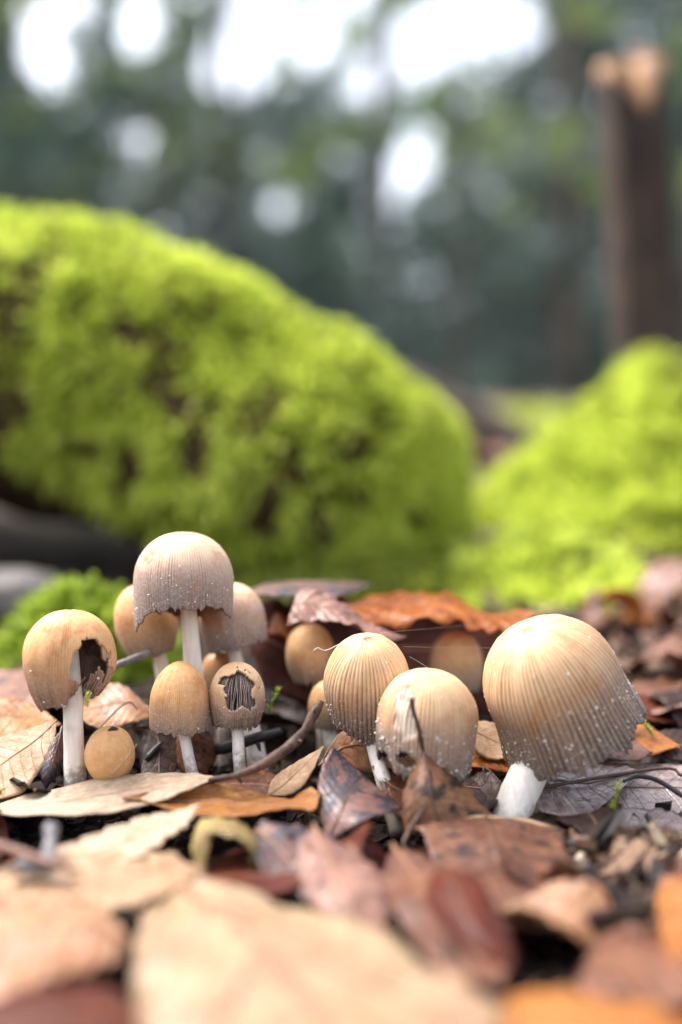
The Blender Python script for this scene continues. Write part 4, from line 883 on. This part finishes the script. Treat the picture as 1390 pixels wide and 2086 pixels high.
def bank(x, y): return ((x - 7.5) / 4.9) ** 2 + ((y - 42) / 6.2) ** 2 < 1
def pale(x, y): return x < 2.6 or y > 18.6
litter(16, (-9.5, 9.5), (14.5, 20), 'brown', 'plain brown leaf lying loose in the foreground litter', 'brown leaves in the foreground litter', 71, lift=0.0, tilt=20, avoid=pale)
litter(5, (-9.5, 9.5), (14.5, 20), 'tan', 'plain tan leaf half buried in the foreground litter', 'tan leaves in the foreground litter', 72, lift=0.0, tilt=18, avoid=pale)
litter(26, (-8, 3), (16.5, 20), 'maroon', 'wine-red wet leaf wedged low between the foreground leaves', 'wine-red leaves in the foreground', 79, (1.6, 2.6), -0.05, 22)
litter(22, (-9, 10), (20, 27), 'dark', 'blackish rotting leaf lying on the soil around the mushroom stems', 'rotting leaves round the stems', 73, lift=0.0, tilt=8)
litter(26, (7, 17), (26, 46), 'pink', 'pinkish dead leaf on the slope below the mossy stump', 'pink leaves below the stump', 74, (2.4, 4.2), 0.25, avoid=bank)
litter(18, (7, 17), (26, 46), 'brown', 'brown dead leaf on the slope below the mossy stump', 'brown leaves below the stump', 75, (2.4, 4.2), 0.25, avoid=bank)
litter(12, (7.5, 17), (26, 44), 'orange', 'orange dead leaf on the slope below the mossy stump', 'orange leaves below the stump', 76, (2.0, 3.4), 0.3, avoid=bank)
litter(14, (-17, -6), (25, 40), 'mauve', 'mauve dead leaf between the moss cushion and the mossy log', 'mauve leaves below the log', 77, (2.2, 3.8), 0.1)
litter(16, (-2, 16), (60, 110), 'pink', 'faded leaf strewn in the gap between log and stump', 'faded leaves in the gap', 78, (4, 7), 0.4)

# ------------------------------------------------------------------ twigs, stalks, sprigs, threads
def twig(label, pts, rad, mat, ns=9, n=30, rough=0.18, name='twig', cat='twig', seed=0, buds=0):
    P = [at(*p) for p in pts]; lo = min(P, key=lambda q: q[2])
    e = empty(name, lo); tag(e, label, cat)
    tube('shaft', P, rad, mat, e, ns, n, rough, None, seed)
    r = np.random.default_rng(seed + 5); C = crom(P, 40)
    for b in range(buds):
        q = C[int(r.uniform(6, 36))]; d = r.normal(0, 1, 3); d /= np.linalg.norm(d); ra = float(np.mean(rad))
        tube('side_bud', [q, q + d * ra * 1.6, q + d * ra * 2.4], [ra * .5, ra * .35, ra * .1], mat, e, 6, 6)
    return e
twig('rough dark twig rising from the speckled leaf towards the centre caps', [(425, 1590, 20.9), (490, 1577, 20.9), (560, 1543, 21.1), (612, 1498, 21.4), (640, 1455, 21.6), (655, 1428, 21.7)], [0.05, 0.07, 0.10, 0.105, 0.10, 0.085], M_TWIG, 10, 60, 0.25, seed=1, buds=4)
twig('charred black twig lying level behind the gilled bitten cap', [(425, 1530, 23.4), (480, 1516, 23.2), (530, 1502, 23.1), (572, 1490, 23.3)], [0.14, 0.13, 0.12, 0.09], M_BLACK, 10, 30, 0.25, seed=2, buds=2)
twig('grey forked stick bending up behind the largest cap', [(1240, 1520, 23.4), (1262, 1505, 23.6), (1283, 1470, 24), (1290, 1424, 24.3)], [0.14, 0.13, 0.11, 0.13], M_GREY, 10, 30, 0.2, seed=3, buds=1)
twig('thin black leaf stalk curving over the wet mauve leaf', [(1270, 1592, 21.6), (1300, 1582, 21.7), (1340, 1590, 21.6), (1400, 1626, 21.2), (1450, 1650, 21)], [0.03, 0.04, 0.05, 0.055, 0.05], M_BLACK, 8, 30, 0.1, seed=4)
twig('short black hollow stalk poking out under the largest cap', [(1112, 1548, 21.6), (1140, 1556, 21.4), (1168, 1556, 21.3)], [0.045, 0.05, 0.055], M_BLACK, 10, 16, 0.08, seed=5)
twig('reddish leaf stalk lying across the toothed cream leaf', [(-40, 1712, 17.4), (40, 1736, 17), (110, 1762, 16.7), (160, 1776, 16.6)], [0.07, 0.075, 0.065, 0.05], M_TWIGRED, 8, 24, 0.12, seed=6)
twig('blue-grey broken twig stub standing among the cream leaves', [(90, 1775, 17), (98, 1745, 17.2), (104, 1710, 17.5), (106, 1684, 17.7)], [0.14, 0.12, 0.11, 0.13], M_GREY, 9, 20, 0.35, seed=7)
twig('greenish grey twig stub lying under the reddish leaf stalk', [(35, 1770, 17.2), (70, 1762, 17.1), (112, 1752, 17.2)], [0.12, 0.13, 0.11], M_GREY, 9, 16, 0.3, seed=8)
twig('pale grey stick wedged between the bitten mushroom and the ochre cap', [(222, 1362, 23.4), (262, 1346, 23.7), (305, 1330, 24.1)], [0.07, 0.085, 0.09], M_GREY, 9, 20, 0.15, seed=9)
twig('dark torn stick end in the soil behind the conical cap', [(290, 1560, 23.2), (305, 1540, 23.2), (330, 1512, 23.4)], [0.05, 0.08, 0.05], M_BLACK, 7, 16, 0.3, seed=10)
twig('dry straw lying across the round button mushroom', [(212, 1585, 21.2), (240, 1566, 21.15), (262, 1540, 21.2), (279, 1516, 21.4)], [0.012, 0.02, 0.02, 0.01], M_STRAW, 6, 18, 0.0, 'straw', 'straw', 11)
twig('dry thin straw bent over the tan draped leaf', [(205, 1482, 23.2), (235, 1450, 23.4), (264, 1430, 23.5), (280, 1446, 23.4)], [0.014, 0.018, 0.018, 0.01], M_TWIG, 6, 18, 0.0, 'straw', 'straw', 12)
twig('dark slit stalk in the torn wet pinkish leaf', [(1318, 1662, 20.6), (1345, 1700, 20.2), (1380, 1738, 19.8), (1420, 1760, 19.6)], [0.06, 0.09, 0.07, 0.06], M_BLACK, 8, 20, 0.15, seed=13)
twig('curled brown leaf stalk hanging below the spotted standing leaf', [(868, 1640, 19.9), (836, 1690, 19.7), (822, 1722, 19.5), (838, 1740, 19.4)], [0.05, 0.045, 0.035, 0.03], M_TWIG, 8, 24, 0.15, seed=14)
twig('black seed husk stuck on the crown of the round button mushroom', [(221, 1488, 21.45), (231, 1484, 21.4), (241, 1486, 21.4)], [0.02, 0.05, 0.02], M_BLACK, 7, 10, 0.1, 'seed_husk', 'seed', 15)
twig('black hook of stalk among the debris below the orange standing leaf', [(1255, 1868, 16.4), (1290, 1880, 16.2), (1320, 1905, 16), (1345, 1930, 15.8)], [0.03, 0.035, 0.03, 0.02], M_TWIG, 7, 16, 0.1, seed=16)

M_THREAD = plain_mat('silk', (0.75, 0.72, 0.68), (0.6, 0.56, 0.52), 8, 0.4, bump=0.0)
def thread(label, pts, rad):
    P = [at(*p) for p in pts]
    o = tube('silk_thread', P, rad, M_THREAD, None, 5, 30, 0, P[0]); tag(o, label, 'thread')
thread('spider thread stretched from the frosted centre cap up to the flame-orange leaf', [(775, 1289, 22.6), (880, 1280, 23.4), (975, 1272, 24.4)], 0.0011)
thread('spider thread stretched level between the frosted centre cap and the largest cap', [(822, 1317, 22.4), (900, 1319, 22.3), (1003, 1320, 22.2)], 0.0011)
thread('short spider thread between the frosted centre cap and the scarred cap', [(835, 1338, 22.2), (856, 1350, 21.9), (876, 1362, 21.5)], 0.0011)
thread('pale wavy root hair sticking out from the crown of the frosted centre cap', [(638, 1326, 22.0), (648, 1320, 22.0), (660, 1325, 22.0), (672, 1322, 22.05), (684, 1316, 22.1), (700, 1309, 22.2)], 0.010)

def sprig(label, px, py, Y, h, seed, lean=0.2, mat=None):
    r = np.random.default_rng(seed); b = at(px, py, Y)
    e = empty('moss_sprig', b); tag(e, label, 'moss')
    P = crom([b, b + [lean * h * .4, 0, h * .5], b + [lean * h, 0, h]], 20)
    V, F = tube_arrays(P, np.linspace(0.02, 0.01, 20), 6); mk('shoot', V, F, M_MOSS2, e, {'tone': np.full(len(V), .4)})
    k = 90; i = r.integers(1, 20, k); p = P[i]; a = r.random(k) * 2 * np.pi
    d = np.stack([np.cos(a), np.sin(a), 0.7 + 0 * a], -1); d /= np.linalg.norm(d, axis=1)[:, None]; s = np.cross(d, [0, 0, 1.0])
    L = 0.12 * (.6 + .7 * r.random(k)); W = L * .3
    v = np.stack([p, p + d * (L * .4)[:, None] + s * W[:, None] * .5, p + d * L[:, None], p + d * (L * .4)[:, None] - s * W[:, None] * .5], 1).reshape(-1, 3)
    o = mk('leaflets', v, np.arange(k * 4).reshape(-1, 4), M_MOSS, e, {'tone': np.repeat(r.random(k), 4)}, smooth=False); o['kind'] = 'stuff'
sprig('bright green moss sprig standing by the torn wet pinkish leaf', 1248, 1672, 20.4, 0.68, 1, 0.18)
sprig('dim green moss sprig in the shade behind the rough dark twig', 545, 1455, 23.6, 0.55, 2, 0.5)
sprig('green moss sprig at the end of the long pale cream leaf', 12, 1640, 21.6, 0.30, 3, -0.4)
sprig('tiny moss sprig under the cavity of the bitten mushroom', 178, 1440, 23.8, 0.42, 4, 0.2)
sprig('moss sprig on the orange leaf below the grey stick', 1330, 1500, 23.8, 0.35, 5, -0.8)

# ------------------------------------------------------------------ crumbs of rotted leaf and wood
def debris(name, label, n, xr, yr, size, lift, mat, seed, kind='stuff', avoid=None):
    r = np.random.default_rng(seed)
    x = r.uniform(*xr, n); y = r.uniform(*yr, n); z = gz(x, y) + r.uniform(0, lift, n)
    p = np.stack([x, y, z], -1)
    d = r.normal(0, 1, (n, 3)); d[:, 2] *= .5; d /= np.linalg.norm(d, axis=1)[:, None]
    s = np.cross(d, r.normal(0, 1, (n, 3))); s /= np.linalg.norm(s, axis=1)[:, None]; t = np.cross(d, s)
    L = size * (.4 + r.random(n) ** 2 * 1.6); W = L * r.uniform(.25, .7, n); H = W * r.uniform(.12, .4, n)
    cs = np.array([[-1, -1, -1], [1, -1, -1], [1, 1, -1], [-1, 1, -1], [-1, -1, 1], [1, -1, 1], [1, 1, 1], [-1, 1, 1]], float)
    cj = cs[None] * r.uniform(.45, 1.1, (n, 8, 3))
    v = p[:, None] + (cj[..., 0:1] * (L / 2)[:, None, None] * d[:, None] + cj[..., 1:2] * (W / 2)[:, None, None] * s[:, None] + cj[..., 2:3] * (H / 2)[:, None, None] * t[:, None])
    q = np.array([[0, 3, 2, 1], [4, 5, 6, 7], [0, 1, 5, 4], [1, 2, 6, 5], [2, 3, 7, 6], [3, 0, 4, 7]])
    F = (q[None] + (np.arange(n) * 8)[:, None, None]).reshape(-1, 4)
    o = mk(name, v.reshape(-1, 3), F, mat, None, {'tone': np.repeat(r.random(n), 8)}, smooth=False)
    tag(o, label, 'debris', None, 'stuff')
def crumb_mat(name, stops):
    s = NT(name); t = s.attr('tone'); v = s.coords(jitter=False); n = s.noise(v, 6, 3)
    c = s.ramp(t, stops); c = s.mix(s.srange(n, .4, .7, 0, .5), c, (0.03, 0.02, 0.018))
    return s.bsdf(c, 0.6, s.bump(n, .5, .02), spec=0.2)
M_CR1 = crumb_mat('dark_crumbs', [(0, (0.007, 0.006, 0.006)), (.7, (0.02, 0.013, 0.011)), (.92, (0.06, 0.032, 0.02)), (1, (0.17, 0.11, 0.07))])
M_CR2 = crumb_mat('mixed_crumbs', [(0, (0.012, 0.010, 0.010)), (.4, (0.05, 0.03, 0.022)), (.65, (0.16, 0.085, 0.05)), (.88, (0.38, 0.26, 0.17)), (1, (0.48, 0.42, 0.28))])
debris('soil_crumbs', 'black crumbs of rotted leaf and soil under and between the mushrooms', 5200, (-10, 10), (14, 30), 0.28, 0.28, M_CR1, 81)
debris('litter_crumbs', 'heap of mixed pale and dark leaf crumbs in front of the wet leaves', 520, (4.0, 6.9), (15.6, 19.6), 0.55, 0.8, M_CR2, 82)
debris('slope_crumbs', 'scattered leaf crumbs on the slope below the mossy stump', 3000, (5, 18), (27, 50), 0.6, 0.5, M_CR2, 83)
